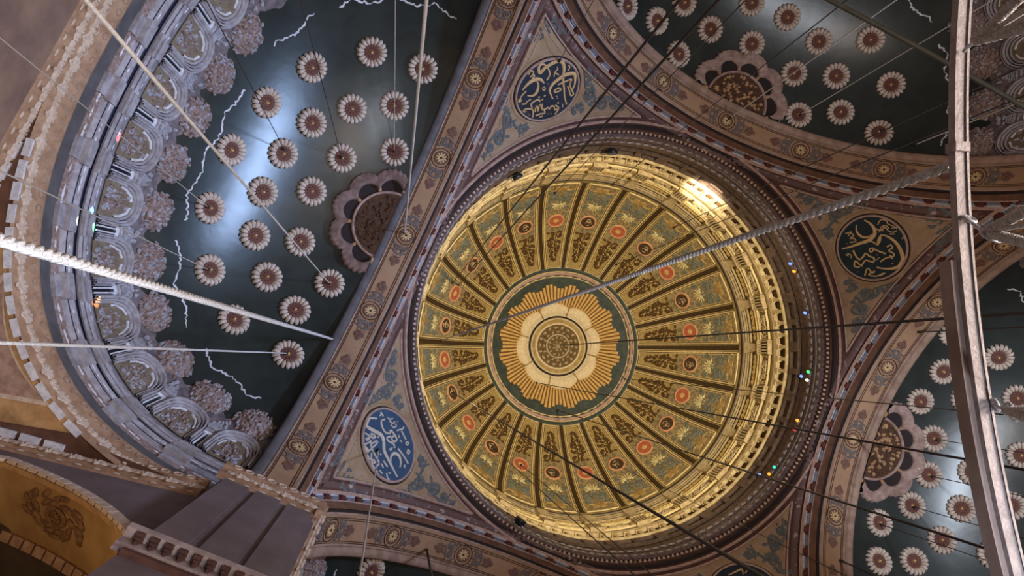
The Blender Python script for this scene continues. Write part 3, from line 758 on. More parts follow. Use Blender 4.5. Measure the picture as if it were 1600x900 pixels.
for side, rz in SIDES.items():
    lab = 'great round arch with painted tan underside at the %s of the crossing' % where[side]
    if arch0 is None:
        A0 = empty('trim_arch_' + side); struct(A0, lab)
        astrip([(10.80, 11.86), (10.72, 11.80), (10.74, 11.70), (10.86, 11.66)]).build('outer_fillet', 'pink_line', A0)
        astrip([(10.86, 11.70), (10.95, 11.52)]).build('dentil_ground', 'maroon', A0)
        wb, bb, rb = MB(), MB(), MB(); step = rad(5.3)
        for i in range(-15, 16):
            for off, mbs in ((0.0, 'w'), (.5, 'r')):
                t = (i + off + .25) * step
                if abs(t) > rad(72): continue
                c = np.array(apt(10.86, 11.60, t)); X = np.array([1., 0, 0]); Y = np.array([0, cos(t), -sin(t)]); Z = np.array([0, sin(t), cos(t)])
                if mbs == 'w':
                    wb.box(c + Z * .03 - X * .03, (.12, .54, .10), (X, Y, Z)); bb.box(c - Z * .05 + X * .02, (.12, .52, .08), (X, Y, Z))
                else: rb.box(c - X * .01, (.15, .26, .15), (X, Y, Z))
        wb.build('white_dentils', 'block_white', A0, False, False); bb.build('blue_dentil_faces', 'block_blue', A0, False, False); rb.build('red_dentils', 'block_red', A0, False, False)
        astrip([(10.95, 11.52), (10.92, 11.48), (10.96, 11.45)]).build('pale_fillet', 'pink_line', A0)
        astrip([(10.96, 11.45), (11.03, 11.42), (11.06, 11.34), (11.10, 11.30), (11.14, 11.20)]).build('brown_moulding', 'brown_mould', A0)
        astrip([(11.14, 11.20), (11.19, 11.22), (11.24, 11.10)]).build('dark_groove', 'dark_line', A0)
        astrip([(11.24, 11.10), (11.26, 11.05), (11.32, 11.04), (11.34, 11.06)]).build('inner_fillet', 'edge_tan', A0)
        astrip([(11.32, SOFC + .04), (12.42, SOFC - .02)]).build('soffit', 'soffit_tan', A0)
        ln = MB()
        for u in (-.58, -.50, .30, .37):
            ln.ribbon([(u, v) for v in np.linspace(-SOFC * 1.5, SOFC * 1.5, 90)], .035, .012, -.01)
        ln.map(smap).build('painted_border_line', 'soffit_line', A0)
        astrip([(12.38, SOFC), (12.40, 10.90), (12.46, 10.90), (12.48, 10.94)]).build('soffit_edge_fillet', 'edge_tan', A0)
        astrip(ROLL).build('outer_roll_moulding', 'edge_tan_shaded', A0)
        # rosettes and leaf scrolls of the underside, every 20 degrees
        for j in range(-3, 4):
            v0 = SOFC * rad(20.3) * j; U = -.12
            MB().ring(U, v0, .41, .45, .012, .004, 36).ring(U, v0, .30, .32, .012, .004, 30).map(smap).build('painted_ring', 'soffit_line', A0)
            g = MB()
            for q in (-1, 1):
                for p in (-1, 1):
                    g.spiral(U + p * .20, v0 + q * .66, .15, 1.3, pi / 2 * q, p * q, .10, .02, 0, (U, v0 + q * .95))
                    g.bump(U + p * .34, v0 + q * .52, .12, .06, .8 * p * q, .02); g.bump(U + p * .12, v0 + q * .9, .11, .05, 1.1 * p * q, .02)
                    g.bump(U + p * .36, v0 + q * .82, .07, .04, .3, .02)
                g.bump(U, v0 + q * .62, .08, .14, 0, .02)
            g.map(smap).build('leaf_scroll', 'motif_grey', A0)
            c = MB().disc(U, v0, .3, .004, 24, 2).map(smap).build('rosette_ground', 'motif_brown', A0)
            c = MB()
            for i in range(10):
                a = 2 * pi * i / 10; c.bump(U + .15 * cos(a), v0 + .15 * sin(a), .11, .04, a, .02, .01, 6)
            c.map(smap).build('rosette', 'motif_cream', A0)
            MB().bump(U, v0, .05, h=.05, h0=.01).map(smap).build('rosette_hook_boss', 'iron', A0)
            b = MB()
            for q in (-1, 1):
                b.bump(U - .11, v0 + q * 1.26, .13, .15, 0, .02); b.bump(U + .11, v0 + q * 1.26, .13, .15, 0, .02); b.bump(U, v0 + q * 1.40, .12, .16, 0, .022); b.bump(U, v0 + q * 1.13, .08, .1, 0, .02)
                b.ribbon([(U + .2 * t, v0 + q * (1.08 + .03 * cos(t * 4))) for t in np.linspace(-1, 1, 7)], .04, .02)
            b.map(smap).build('palmette', 'motif_brown', A0)
        arch0 = A0
    else:
        A0 = bpy.data.objects.new('trim_arch_' + side, None); COL.objects.link(A0); A0.rotation_euler = (0, 0, rz); struct(A0, lab)
        for ch in arch0.children:
            if ch.name.startswith('outer_roll'): continue
            c = ch.copy(); COL.objects.link(c); c.parent = A0
        astrip(ROLL).build('outer_roll_moulding', 'edge_tan', A0)

# ================================================================== HALF-DOMES (own frame, bulging to +x)
_T = np.linspace(-pi / 2, pi / 2, 1201)
_fx = SX * np.sign(np.cos(_T)) * np.abs(np.cos(_T)) ** (2 / SN); _fy = SY * np.sign(np.sin(_T)) * np.abs(np.sin(_T)) ** (2 / SN)
_S = np.concatenate([[0], np.cumsum(np.hypot(np.diff(_fx), np.diff(_fy)))]); SL = _S[-1]
def foot(s):
    s = min(max(s, 0), SL); x, y = np.interp(s, _S, _fx), np.interp(s, _S, _fy)
    x2, y2 = np.interp(min(s + .05, SL), _S, _fx), np.interp(min(s + .05, SL), _S, _fy); x1, y1 = np.interp(max(s - .05, 0), _S, _fx), np.interp(max(s - .05, 0), _S, _fy)
    t = np.array([x2 - x1, y2 - y1]); t /= np.linalg.norm(t)
    return x, y, -t[1], t[0]       # inward normal
def s_of_y(y): return float(np.interp(y, _fy, _S))
def hpt(s, v, h=0.0):              # v metres up the curve from z = 26
    ph = v / 8.7; k = cos(ph); x, y, nx, ny = foot(s)
    return (SA + x * k + nx * h * k, y * k + ny * h * k, SZ + SV * sin(ph) - h * sin(ph))
def wpt(s, off, z):
    x, y, nx, ny = foot(s); return (SA + x + nx * off, y + ny * off, z)
def sweep(prof, s0=0.0, s1=None, n=110):
    s1 = SL if s1 is None else s1
    return MB().grid([[wpt(s0 + (s1 - s0) * i / n, o, z) for o, z in prof] for i in range(n + 1)])
NB = 15; PITCH = SL / NB
half0 = None
mat('stucco_zone', (92, 84, 88), (128, 112, 112), 3, bump=0.4)
mat('base_grey', (84, 80, 82), (100, 94, 96), 1.5)
for side, rz in SIDES.items():
    lab = 'dark half-dome behind the arch at the %s' % where[side]
    parts = []
    if half0 is None:
        H = empty('ceiling_half_dome_' + side); struct(H, lab)
        MB().grid([[hpt(SL * i / 120, 8.7 * (pi / 2) * j / 40) for j in range(41)] for i in range(121)]).build('dark_vault', 'half_teal', H)
        MB().grid([[hpt(SL * i / 150, 3.6 * j / 8, .02) if j < 8 else hpt(SL * i / 150, 3.7 + .5 * abs(sin(pi * (SL * i / 150 / PITCH))) + .06 * sin(i * 1.7), .012) for j in range(9)] for i in range(151)]).build('stucco_zone', 'stucco_zone', H)
        sweep([(-.18, 23.8), (-.18, 25.0), (-.12, 25.6), (-.12, 25.62), (-.12, 26.2)]).build('base_wall', 'base_grey', H)
        sweep([(-.48, 22.80), (-.40, 22.84), (-.38, 22.92), (-.34, 22.96), (-.27, 23.42), (-.22, 23.45), (-.12, 23.76), (-.12, 23.84), (-.18, 23.88)]).build('springing_frieze', 'frieze_tan', H)
        lf = MB(); sr = MB(); nf = int(SL / .80)
        for i in range(nf):
            s0 = (i + .5) * SL / nf
            fm = lambda u, v, h, s0=s0: wpt(s0 + u, -.31 + .14 * v + h, 23.17 + .95 * v)
            b = MB().fan(0, -.18, pi / 2, .03, .44, 7, 2.4, .065, .05, 0).fan(0, -.14, -pi / 2, .02, .2, 3, 1.6, .06, .04, 0)
            for q in (-1, 1): b.spiral(q * .36, -.12, .11, 1.2, pi / 2, q, .08, .07, 0)
            b.map(fm); lf.add(b.v, b.f)
        for i in range(int(SL / .42)):
            s0 = (i + .5) * .42
            b = MB().ring(0, 0, .09, .125, .03, 0, 14).map(lambda u, v, h, s0=s0: wpt(s0 + u, -.17 + h + v * .3, 23.6 + v * .9)); sr.add(b.v, b.f)
        lf.build('frieze_leaves', 'leaf_cream', H); sr.build('frieze_scrolls', 'edge_tan', H)
        sweep([(-.18, 24.68), (-.13, 24.7), (-.13, 25.06), (-.10, 25.1)]).build('relief_band', 'relief_mauve', H)
        sweep([(-.12, 25.08), (-.06, 25.1), (-.04, 25.22), (.0, 25.24), (.01, 25.36), (.05, 25.38), (.05, 25.48), (.09, 25.5), (.09, 25.6), (-.1, 25.64)]).build('lower_cornice', 'lavender', H)
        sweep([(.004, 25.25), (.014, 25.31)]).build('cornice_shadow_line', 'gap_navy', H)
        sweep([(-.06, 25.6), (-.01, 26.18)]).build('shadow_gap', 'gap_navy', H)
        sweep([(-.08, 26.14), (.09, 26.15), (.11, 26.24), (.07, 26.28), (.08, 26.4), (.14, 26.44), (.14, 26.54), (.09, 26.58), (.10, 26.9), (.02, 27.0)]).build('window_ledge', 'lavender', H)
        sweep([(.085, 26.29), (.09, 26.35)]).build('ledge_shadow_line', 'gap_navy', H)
        bl = MB(); fk = MB(); rnd = random.Random(9)
        for i in range(NB + 1):
            s0 = i * PITCH
            b = MB()
            for o, z0, z1, hw in ((-.06, 24.62, 25.08, .34), (.12, 25.08, 25.62, .42), (.14, 26.12, 26.3, .44), (.17, 26.4, 26.58, .40), (.13, 26.5, 26.95, .34)):
                b.grid([[(-hw, z0, -.2), (-hw, z0, o), (hw, z0, o), (hw, z0, -.2)], [(-hw, z1, -.2), (-hw, z1, o), (hw, z1, o), (hw, z1, -.2)]])
                b.grid([[(-hw, z0, -.2), (hw, z0, -.2)], [(-hw, z0, o), (hw, z0, o)]])
            b.map(lambda u, z, h, s0=s0: wpt(s0 + u, h, z)); bl.add(b.v, b.f)
        for i in range(340):  # white patches: flaking, plus highlights of the mouldings put into colour
            s0 = rnd.uniform(0, SL); b = MB().bump(0, 0, rnd.uniform(.05, .2), rnd.uniform(.03, .08), 0, .03, 0, 6)
            zz = rnd.choice((24.85, 25.4, 26.7)); b.map(lambda u, v, h, s0=s0, zz=zz: wpt(s0 + u, (-.13 if zz < 25.3 else .05 if zz < 26 else .08) + h, zz + v)); fk.add(b.v, b.f)
        bl.build('cornice_blocks', 'lavender', H, False, False); fk.build('flakes_and_highlights', 'white_flake', H)
        # ragged edge of flaked paint above the stucco
        jg = MB(); s0 = 0
        for a_, b_ in ((.05, .16), (.20, .33), (.36, .58), (.66, .74), (.78, .97)):
            n_ = int((b_ - a_) * 300)
            jg.ribbon([(SL * (a_ + (b_ - a_) * i / n_), 5.15 + .3 * abs(sin(pi * SL * (a_ + (b_ - a_) * i / n_) / PITCH)) + rnd.uniform(-.06, .06)) for i in range(n_ + 1)], lambda u: rnd.uniform(.02, .11), .02, .0)
        jg.map(lambda u, v, h: hpt(u, v, h + .01)).build('flaked_edge', 'white_flake', H)
        half0 = H
    else:
        H = bpy.data.objects.new('ceiling_half_dome_' + side, None); COL.objects.link(H); H.rotation_euler = (0, 0, rz); struct(H, lab)
        for ch in half0.children:
            c = ch.copy(); COL.objects.link(c); c.parent = H
# windows, niches and bouquets of the half-domes
wn = 0
def bay_window(side, s0):
    global wn; wn += 1
    rz = SIDES[side]; M = side_m(side).T; f = lambda u, v, h: tuple(M @ np.array(hpt(s0 + u, v, h)))
    W = empty('window_%d' % wn, f(0, .9, 0), rz); struct(W, 'narrow round-headed slot window at the foot of the %s half-dome' % where[side])
    arc = [(-.25, 1.05), (-.25, 2.05)] + [(.25 * -cos(t), 2.1 + .25 * sin(t)) for t in np.linspace(0, pi, 9)] + [(.25, 2.05), (.25, 1.05)]
    g = MB(); g.add([(p[0], p[1], .03) for p in arc], [tuple(range(len(arc)))]); g.map(f).build('pane', 'window_dark', W, True)
    fr = MB().ribbon(arc, .09, .1, .02)
    for u in (-.085, .085): fr.ribbon([(u, 1.05), (u, 2.3)], .06, .06, .03)
    fr.map(f).build('window_frame', 'white_flake', W, True)
    r = MB(); arc2 = [(p[0] * 1.55, 1.05 + (p[1] - 1.05) * 1.2) for p in arc]
    r.ribbon(arc2, .12, .08, .0); r.ribbon([(p[0] * 1.3, 1.05 + (p[1] - 1.05) * 1.1) for p in arc], .05, .06, .01); r.map(f).build('window_moulding', 'lavender', W, True)
    k = MB(); rnd = random.Random(int(s0 * 100))
    for i in range(9): k.bump(rnd.uniform(-.28, .28), 3.05 + rnd.uniform(-.2, .45), rnd.uniform(.08, .16), rnd.uniform(.06, .11), rnd.uniform(0, 3), .12, .05, 6)
    for j in range(4): k.ribbon([(-.3 + .04 * j, 2.75 + .09 * j), (.3 - .04 * j, 2.75 + .09 * j)], .06, .14, .02)
    k.map(f).build('keystone_ornament', 'relief_grey', W, True)
def bay_niche(side, s0, label):
    rz = SIDES[side]; M = side_m(side).T; f = lambda u, v, h: tuple(M @ np.array(hpt(s0 + u, v, h)))
    N = thing('stucco_niche', label, 'stucco niche', f(0, .8, 0), rz, 'stucco niches of the half-domes')
    rnd = random.Random(int(s0 * 57) + len(side))
    def outline(w_, vs, r_):
        return [(-w_, 1.02), (-w_, vs), (-r_, vs + .12)] + [(-r_ * cos(t), vs + .16 + r_ * .95 * sin(t)) for t in np.linspace(.1, pi - .1, 13)] + [(r_, vs + .12), (w_, vs), (w_, 1.02)]
    a = outline(.62, 2.15, .56)
    g = MB(); g.add([(p[0], p[1], .05) for p in a], [tuple(range(len(a)))]); g.map(f).build('niche_ground', 'olive_field', N, True)
    am = MB()
    for w_, vs, r_, wd, hh in ((.66, 2.15, .60, .09, .10), (.74, 2.18, .70, .06, .16), (.82, 2.2, .80, .09, .22), (.90, 2.22, .90, .05, .14)):
        am.ribbon(outline(w_, vs, r_), wd, hh, .02)
    am.map(f).build('arch_moulding', 'lavender', N, True)
    ad = MB()
    for w_, vs, r_ in ((.70, 2.165, .65), (.78, 2.19, .75), (.865, 2.21, .85)): ad.ribbon(outline(w_, vs, r_), .03, .02, .06)
    ad.map(f).build('moulding_shadow_line', 'gap_navy', N, True)
    fl = MB(); lv = MB()
    for i in range(54):
        u, v = rnd.gauss(0, .26), 1.75 + rnd.gauss(0, .38)
        if abs(u) > .52 or not 1.1 < v < 2.55: continue
        (fl if i % 3 else lv).bump(u, v, rnd.uniform(.07, .13), rnd.uniform(.04, .08), rnd.uniform(0, 3), .16, .04, 7)
    for q in (-1, 1):
        lv.spiral(q * .33, 1.28, .13, 1.2, 0, q, .07, .1, .04); fl.spiral(q * .2, 1.5, .1, 1.2, pi, q, .05, .08, .04)
        lv.ribbon([(q * .05, 1.15), (q * .2, 1.4), (q * .4, 1.65)], .07, .08, .04, True)
    fl.ribbon([(0, 1.12), (0, 1.7)], .13, .14, .04, True)
    fl.map(f).build('flower_relief', 'relief_mauve', N, True); lv.map(f).build('relief_foliage', 'relief_grey', N, True)
    dr = MB()
    for q in (-1, 1):
        dr.ribbon([(q * .56, 1.9), (q * .5, 2.25), (q * .36, 2.55), (q * .12, 2.68)], lambda u: .05 + .07 * rnd.random(), .08, .05)
    dr.map(f).build('white_festoon', 'white_flake', N, True)
    bq = MB().bump(0, 4.05, .84, .72, 0, .34, 0, 14); bl = MB()
    for i in range(110):
        a_ = rnd.uniform(0, 6.28); r_ = .80 * sqrt(rnd.random())
        (bl if i % 3 == 0 else bq).bump(r_ * 1.08 * cos(a_), 4.05 + r_ * .92 * sin(a_), rnd.uniform(.07, .14), rnd.uniform(.04, .08), rnd.uniform(0, 3), .09, .03 + .30 * (1 - (r_ / .8) ** 2), 7)
    bq.map(f).build('bouquet', 'relief_mauve', N, True); bl.map(f).build('bouquet_foliage', 'relief_grey', N, True)
cnt = {}
for side in SIDES:
    M = side_m(side).T; k = 0
    for i in range(NB + 1):
        P = M @ np.array(hpt(i * PITCH, 1.5))
        if seen(P, 60) and .2 < i < NB - .2: bay_window(side, i * PITCH)
    ids = [i for i in range(NB) if seen(M @ np.array(hpt((i + .5) * PITCH, 2.5)), 30)]
    for k, i in enumerate(ids):
        bay_niche(side, (i + .5) * PITCH, 'grey stucco arched niche with bouquet, %s counting clockwise in the %s half-dome' % (ORD[len(ids) - 1 - k if False else k], where[side]))
# crown medallions
def crown(side, label):
    rz = SIDES[side]; M = side_m(side).T
    def f(x, y, h):
        d = max(1e-6, 1 - (abs(x / SX) ** SN + abs(y / SY) ** SN) ** (2 / SN)); z = SZ + SV * sqrt(d) - h
        return tuple(M @ np.array([SA + x, y, z]))
    R = thing('crown_medallion', label, 'ceiling medallion', f(0, 0, 0), rz, 'half medallions at the crowns of the half-domes')
    A = np.linspace(-pi / 2, pi / 2, 61)
    MB().grid([[(r * cos(a), r * sin(a), .08) for r in (0.02, .5, 1.0, 1.5)] for a in A]).map(f).build('painted_disc', 'disc_brown', R, True)
    MB().grid([[(r * cos(a), r * sin(a), h) for r, h in ((1.46, .05), (1.5, .16), (1.56, .16), (1.6, .05))] for a in A]).map(f).build('disc_rim', 'shell_mauve', R, True)
    lob = lambda a: abs(cos((a) * 5))     # five lobes over the half circle
    lob = lambda a: abs(cos(2.5 * (a + pi / 2) * 1.0 - 0)) if False else abs(sin(5 * (a + pi / 2))) ** .7
    MB().grid([[(r * cos(a), r * sin(a), .04) for r in (1.55, 1.75, 1.66 + .50 * lob(a))] for a in A]).map(f).build('lobe_ground', 'dark_line', R, True)
    MB().grid([[(r * cos(a), r * sin(a), h) for r, h in ((1.64 + .44 * lob(a), .06), (1.69 + .44 * lob(a), .30), (1.98 + .28 * lob(a), .16), (2.22 + .26 * lob(a), .34), (2.30 + .30 * lob(a) + .035 * cos(a * 64), .02))] for a in np.linspace(-pi / 2, pi / 2, 241)]).map(f).build('scalloped_shell', 'shell_dark' if side == 'east' else 'shell_mauve', R, True)
    d = MB(); rnd = random.Random(12)
    for i in range(5):
        a = -pi / 2 + i * pi / 5 + pi / 10 * 0
        d.bump(1.72 * cos(a), 1.72 * sin(a), .16, .09, a, .14, .06)
    d.bump(.01, 1.72, .1, h=.1)
    d.map(f).build('lobe_knots', 'flower_tan', R, True)
    fl = MB()
    for i in range(60):
        a = rnd.uniform(-1.5, 1.5); r = 1.35 * sqrt(rnd.random())
        fl.bump(r * cos(a), r * sin(a), rnd.uniform(.07, .15), rnd.uniform(.05, .1), rnd.uniform(0, 3), .1, .07, 6)
    fl.map(f).build('flower_relief', 'disc_brown' if side == 'east' else 'flower_tan', R, True)
crown('east', 'half round medallion with mauve scalloped shell and brown disc at the left arch')
crown('north', 'half round medallion with scalloped shell and tan flowers at the top right arch')
crown('west', 'half round medallion with scalloped shell and tan flowers at the right arch')
# rosettes
def rosette_meshes():
    p = MB(); n = 18
    for i in range(n):
        a = 2 * pi * i / n; rows = []
        for r, wd, h in ((.31, .046, .08), (.40, .066, .20), (.52, .086, .25), (.61, .082, .19), (.66, .040, .06)):
            ca, sa = cos(a), sin(a)
            rows.append([(r * ca - x * sa, r * sa + x * ca, hh) for x, hh in ((-wd, h - .07), (-wd * .5, h), (wd * .5, h), (wd, h - .07))])
        p.grid(rows)
    g = MB().grid([[(r * cos(a), r * sin(a), h) for r, h in ((.26, .10), (.30, .03), (.58, .02), (.62, .0))] for a in np.linspace(0, 2 * pi, 37)])
    c = MB()
    c.lathe([(.0, .10), (.12, .11), (.22, .08), (.29, .14), (.33, .10), (.34, .02)], 28)
    for i in range(9):
        a = 2 * pi * i / 9; c.bump((.18) * cos(a), .18 * sin(a), .055, .032, a, .05, .09, 6)
    k = MB().bump(0, 0, .07, h=.16, h0=.08)
    return p, g, c, k
RM = None
def rosette(side, q, label):
    global RM
    Pl = hit_semi(q, side); e = 1e-3
    n = np.array([semi_f(Pl + np.eye(3)[i] * e) - semi_f(Pl - np.eye(3)[i] * e) for i in range(3)]); n = -n / np.linalg.norm(n)
    M = side_m(side).T; P, n = M @ Pl, M @ n
    quat = Vector(n).to_track_quat('Z', 'Y')
    if RM is None:
        r = empty('rosette'); p, g, c, k = rosette_meshes()
        g.build('rosette_backing', 'petal_gap', r); p.build('petals', 'petal_cream', r); cc = c.build('centre_boss', 'boss_brown', r); k.build('hook_knob', 'gilt', cc)
        RM = r
    else:
        r = RM.copy(); COL.objects.link(r)
        for ch in list(RM.children):
            c = ch.copy(); COL.objects.link(c); c.parent = r
            for g in list(ch.children):
                d = g.copy(); COL.objects.link(d); d.parent = c
    r.location = tuple(P); r.rotation_euler = quat.to_euler()
    tag(r, label, 'rosette', 'petalled rosettes of the %s half-dome' % where[side])
ROS = {'east': {'outer': [(661, 107), (581, 81), (487, 105), (416, 160), (360, 234), (327, 325), (327, 422), (365, 500), (450, 555)],
                'middle': [(616, 165), (550, 170), (487, 192), (442, 240), (410, 300), (398, 368), (417, 433), (461, 485)],
                'inner': [(616, 237), (534, 247), (487, 299), (469, 378), (515, 443)]},
       'north': {'outer': [(978, 10), (1360, 62), (1392, 133), (1373, 208)], 'middle': [(1025, 33), (1068, 4), (1174, 4), (1230, 27), (1279, 65), (1306, 119), (1313, 176)],
                 'inner': [(1059, 85), (1109, 46), (1174, 69), (1240, 115), (1247, 180)]},
       'west': {'outer': [(1488, 520), (1560, 558), (1590, 622), (1596, 712), (1580, 790), (1551, 868)], 'middle': [(1473, 580), (1507, 623), (1526, 682), (1519, 738), (1502, 795), (1471, 844), (1427, 877), (1372, 877)],
                'inner': [(1437, 627), (1458, 685), (1450, 742), (1424, 790), (1373, 817)]},
       'south': {'only': [(578, 893)]}}
for side, rows in ROS.items():
    for rn, L in rows.items():
        for i, q in enumerate(L):
            if rn == 'only': lab = 'cream petalled rosette at the bottom edge, in the bottom half-dome'
            else:
                st = 'from the top' if side != 'north' else 'from the left'
                lab = 'cream petalled rosette, %s %s in the %s row of the %s half-dome' % (ORD[i], st, rn, where[side])
            rosette(side, q, lab)

# ================================================================== PIERS, SIDE WALLS AND THE LOWER ARCH
def frieze_run(name_root, p0, p1, nrm, z0, parent, ext=0.0):
    p0, p1, nrm = [np.array(x, float) for x in (p0, p1, nrm)]; L = np.linalg.norm(p1 - p0); t = (p1 - p0) / L
    f = lambda u, off, z: (p0[0] + t[0] * u + nrm[0] * off, p0[1] + t[1] * u + nrm[1] * off, z)
    prof = [(0, 0), (.06, .05), (.08, .18), (.16, .24), (.18, .72), (.26, .80), (.30, 1.05), (.28, 1.12), (0, 1.14)]
    b = MB().grid([[f(u, o, z0 + z) for o, z in prof] for u in np.linspace(0 - ext, L + ext, 8)])
    b.add([f(-ext, o, z0 + z) for o, z in prof], [tuple(range(len(prof)))]); b.add([f(L + ext, o, z0 + z) for o, z in prof], [tuple(range(len(prof)))])
    b.build('frieze_moulding', 'frieze_tan', parent, False, False)
    lf = MB(); n = max(1, round(L / .66))
    for i in range(n):
        u0 = (i + .5) * L / n
        c = MB().fan(0, -.2, pi / 2, .04, .44, 7, 2.8, .06, .07, 0).fan(0, -.14, -pi / 2, .02, .18, 3, 1.6, .06, .08, 0)
        for q in (-1, 1): c.spiral(q * .3, -.08, .09, 1.2, pi / 2, q, .06, .05, 0)
        c.map(lambda u, v, h, u0=u0: f(u0 + u, .17 + h, z0 + .48 + v)); lf.add(c.v, c.f)
    n = max(1, round(L / .36))
    for i in range(n):
        u0 = (i + .5) * L / n
        c = MB().ring(0, 0, .09, .14, .05, 0, 12).map(lambda u, v, h, u0=u0: f(u0 + u, .26 + h + v * .2, z0 + .92 + v * .8)); lf.add(c.v, c.f)
    n = max(1, round(L / .5))
    for i in range(n):
        u0 = (i + .5) * L / n; c = MB().bump(0, 0, .13, .05, 0, .04, 0, 6).map(lambda u, v, h, u0=u0: f(u0 + u, .07 + h, z0 + .1 + v)); lf.add(c.v, c.f)
    lf.build('frieze_leaves', 'leaf_cream', parent)
def pier(name, rz, label):
    P = empty(name); struct(P, label)
    x0, x1, y0, y1 = 10.32, 13.1, -10.32, -13.4
    MB().box(((x0 + x1) / 2, (y0 + y1) / 2, 8.0), (x1 - x0, y0 - y1, 30.0)).build('pier_shaft', 'pier_stone', P, False, False)
    MB().box(((x0 + x1) / 2 + .25, (y0 + y1) / 2 - .25, 25.6), (x1 - x0 - .5, y0 - y1 - .5, 5.2)).build('pier_head', 'pier_stone', P, False, False)
    pl = MB()
    for u in (.16, .5, .84):
        pl.box((x0 + (x1 - x0) * u, y0 + .04, 19.2), (.72, .09, 7.3)); pl.box((x0 - .04, y0 + (y1 - y0) * u, 19.2), (.09, .72, 7.3))
    pl.build('pilaster_strips', 'pier_stone', P, False, False)
    frieze_run('a', (x0, y0), (x1, y0), (0, 1), 22.9, P, .2); frieze_run('b', (x0, y1), (x0, y0), (-1, 0), 22.9, P, .2)
    c = MB(); d = MB()
    for (a, b, n_) in (((x0 - .1, y0), (x1 - .12, y0), (0, 1)), ((x0, y1), (x0, y0 + .1), (-1, 0))):
        a, b, n_ = np.array(a, float), np.array(b, float), np.array(n_, float); L = np.linalg.norm(b - a); t = (b - a) / L
        prof = [(0, 14.75), (.06, 14.77), (.08, 14.87), (.12, 14.91), (.12, 15.25), (.30, 15.30), (.34, 15.45), (.26, 15.53), (0, 15.55)]
        c.grid([[(a[0] + t[0] * u + n_[0] * o, a[1] + t[1] * u + n_[1] * o, z) for o, z in prof] for u in (-.3, L + .3)])
        c.add([(a[0] - t[0] * .3 + n_[0] * o, a[1] - t[1] * .3 + n_[1] * o, z) for o, z in prof], [tuple(range(9))]); c.add([(a[0] + t[0] * (L + .3) + n_[0] * o, a[1] + t[1] * (L + .3) + n_[1] * o, z) for o, z in prof], [tuple(range(9))])
        n = int(L / .27)
        for i in range(n + 1):
            u = i * L / n; X = np.array([t[0], t[1], 0]); Y = np.array([n_[0], n_[1], 0]); Z = np.array([0, 0, 1.])
            o_ = np.array([a[0], a[1], 0]) + X * u
            d.box(o_ + Y * .20 + Z * 15.21, (.15, .2, .09), (X, Y, Z)); d.box(o_ + Y * .17 + Z * 15.12, (.10, .13, .09), (X, Y, Z)); d.box(o_ + Y * .15 + Z * 15.03, (.05, .08, .09), (X, Y, Z))
    MB().box(((x0 + x1) / 2 - .08, y0 + .06, 14.66), (x1 - x0 + .1, .14, .14)).box((x0 - .06, (y0 + y1) / 2, 14.66), (.14, y0 - y1, .14)).build('course_shadow_moulding', 'maroon', P, False, False)
    c.build('string_course', 'ledge_stone', P, False, False); d.build('stepped_brackets', 'maroon', P, False, False)
    return P
mat('pipe_dull', (62, 60, 54), (52, 50, 46), 3)
mat('ledge_stone', (172, 154, 150), (146, 126, 122), 3)
p_se = pier('wall_pier_southeast', 0, 'grey stone pier with leafy frieze at lower left')
for nm, rz in (('northeast', pi / 2), ('northwest', pi), ('southwest', -pi / 2)):
    P = bpy.data.objects.new('wall_pier_' + nm, None); COL.objects.link(P); P.rotation_euler = (0, 0, rz); struct(P, 'stone pier of the %s corner of the crossing' % nm)
    for ch in p_se.children:
        c = ch.copy(); COL.objects.link(c); c.parent = P
# east bay: corner soffit, south wall with arch, east wall
WX = 22.3
def wy(x): return -10.80 - .145 * (x - 13.2)
cz = 22.90
ew = empty('wall_east'); struct(ew, 'brown painted wall under the left half-dome')
MB().grid([[(WX, y, z) for y in np.linspace(-14, 14, 20)] for z in np.linspace(-1.6, 23.3, 16)]).build('painted_wall', 'wall_brown', ew)
frieze_run('c', (WX, 12), (WX, -12.0), (-1, 0), 22.35, ew)
sw = empty('wall_south'); struct(sw, 'grey wall with a gold-lit arch under the left half-dome')
AXC, PX, PZ, PR = 17.85, 21.16, 13.18, 8.6       # a pointed arch of two arcs
def apx(k, dr=0.0):     # k 0..1 from the left foot to the right foot
    kk = k if k <= .5 else 1 - k
    t = pi - rad(5) - 2 * kk * (pi - rad(5) - (pi - acos((PX - AXC) / (PR + dr))))
    x, z = PX + (PR + dr) * cos(t), PZ + (PR + dr) * sin(t)
    return (x if k <= .5 else 2 * AXC - x), z
fw = lambda x, z, off: (x, wy(x) + off, z)
K_ = np.linspace(0, 1, 61); rows = []
for k in K_:
    xa, za = apx(k); rows.append([fw(xa, za, 0), fw(xa, (za + 23.3) / 2, 0), fw(xa, 23.3, 0)])
MB().grid(rows).build('grey_wall', 'pier_stone', sw)
MB().grid([[fw(*apx(k, o * .52), -o) for o in (0, .7, 1.4, 2.1)] for k in K_]).build('arch_soffit', 'arch_gold', sw)
def voussoirs(mb, off, dr, r0, r1, th, n=52):
    for i in range(n):
        k0, k1 = (i + .08) / n, (i + .92) / n
        vs = [fw(*apx(k, dr + r), o) for o in (off, off + th) for k in (k0, k1) for r in (r0, r1)]
        mb.add(vs, [(0, 1, 3, 2), (4, 5, 7, 6), (0, 1, 5, 4), (2, 3, 7, 6), (0, 2, 6, 4), (1, 3, 7, 5)])
v1 = MB(); voussoirs(v1, -.02, 0, -.03, .24, .10); v1.build('archivolt_blocks', 'leaf_cream', sw, False, False)
v2 = MB(); voussoirs(v2, -2.15, 1.09, -.2, .10, .26); v2.build('inner_archivolt_blocks', 'frieze_tan', sw, False, False)
MB().grid([[fw(*apx(k, o * .52 - .03), -o) for o in (.04, .2)] for k in K_]).build('soffit_border', 'panel_tan', sw)
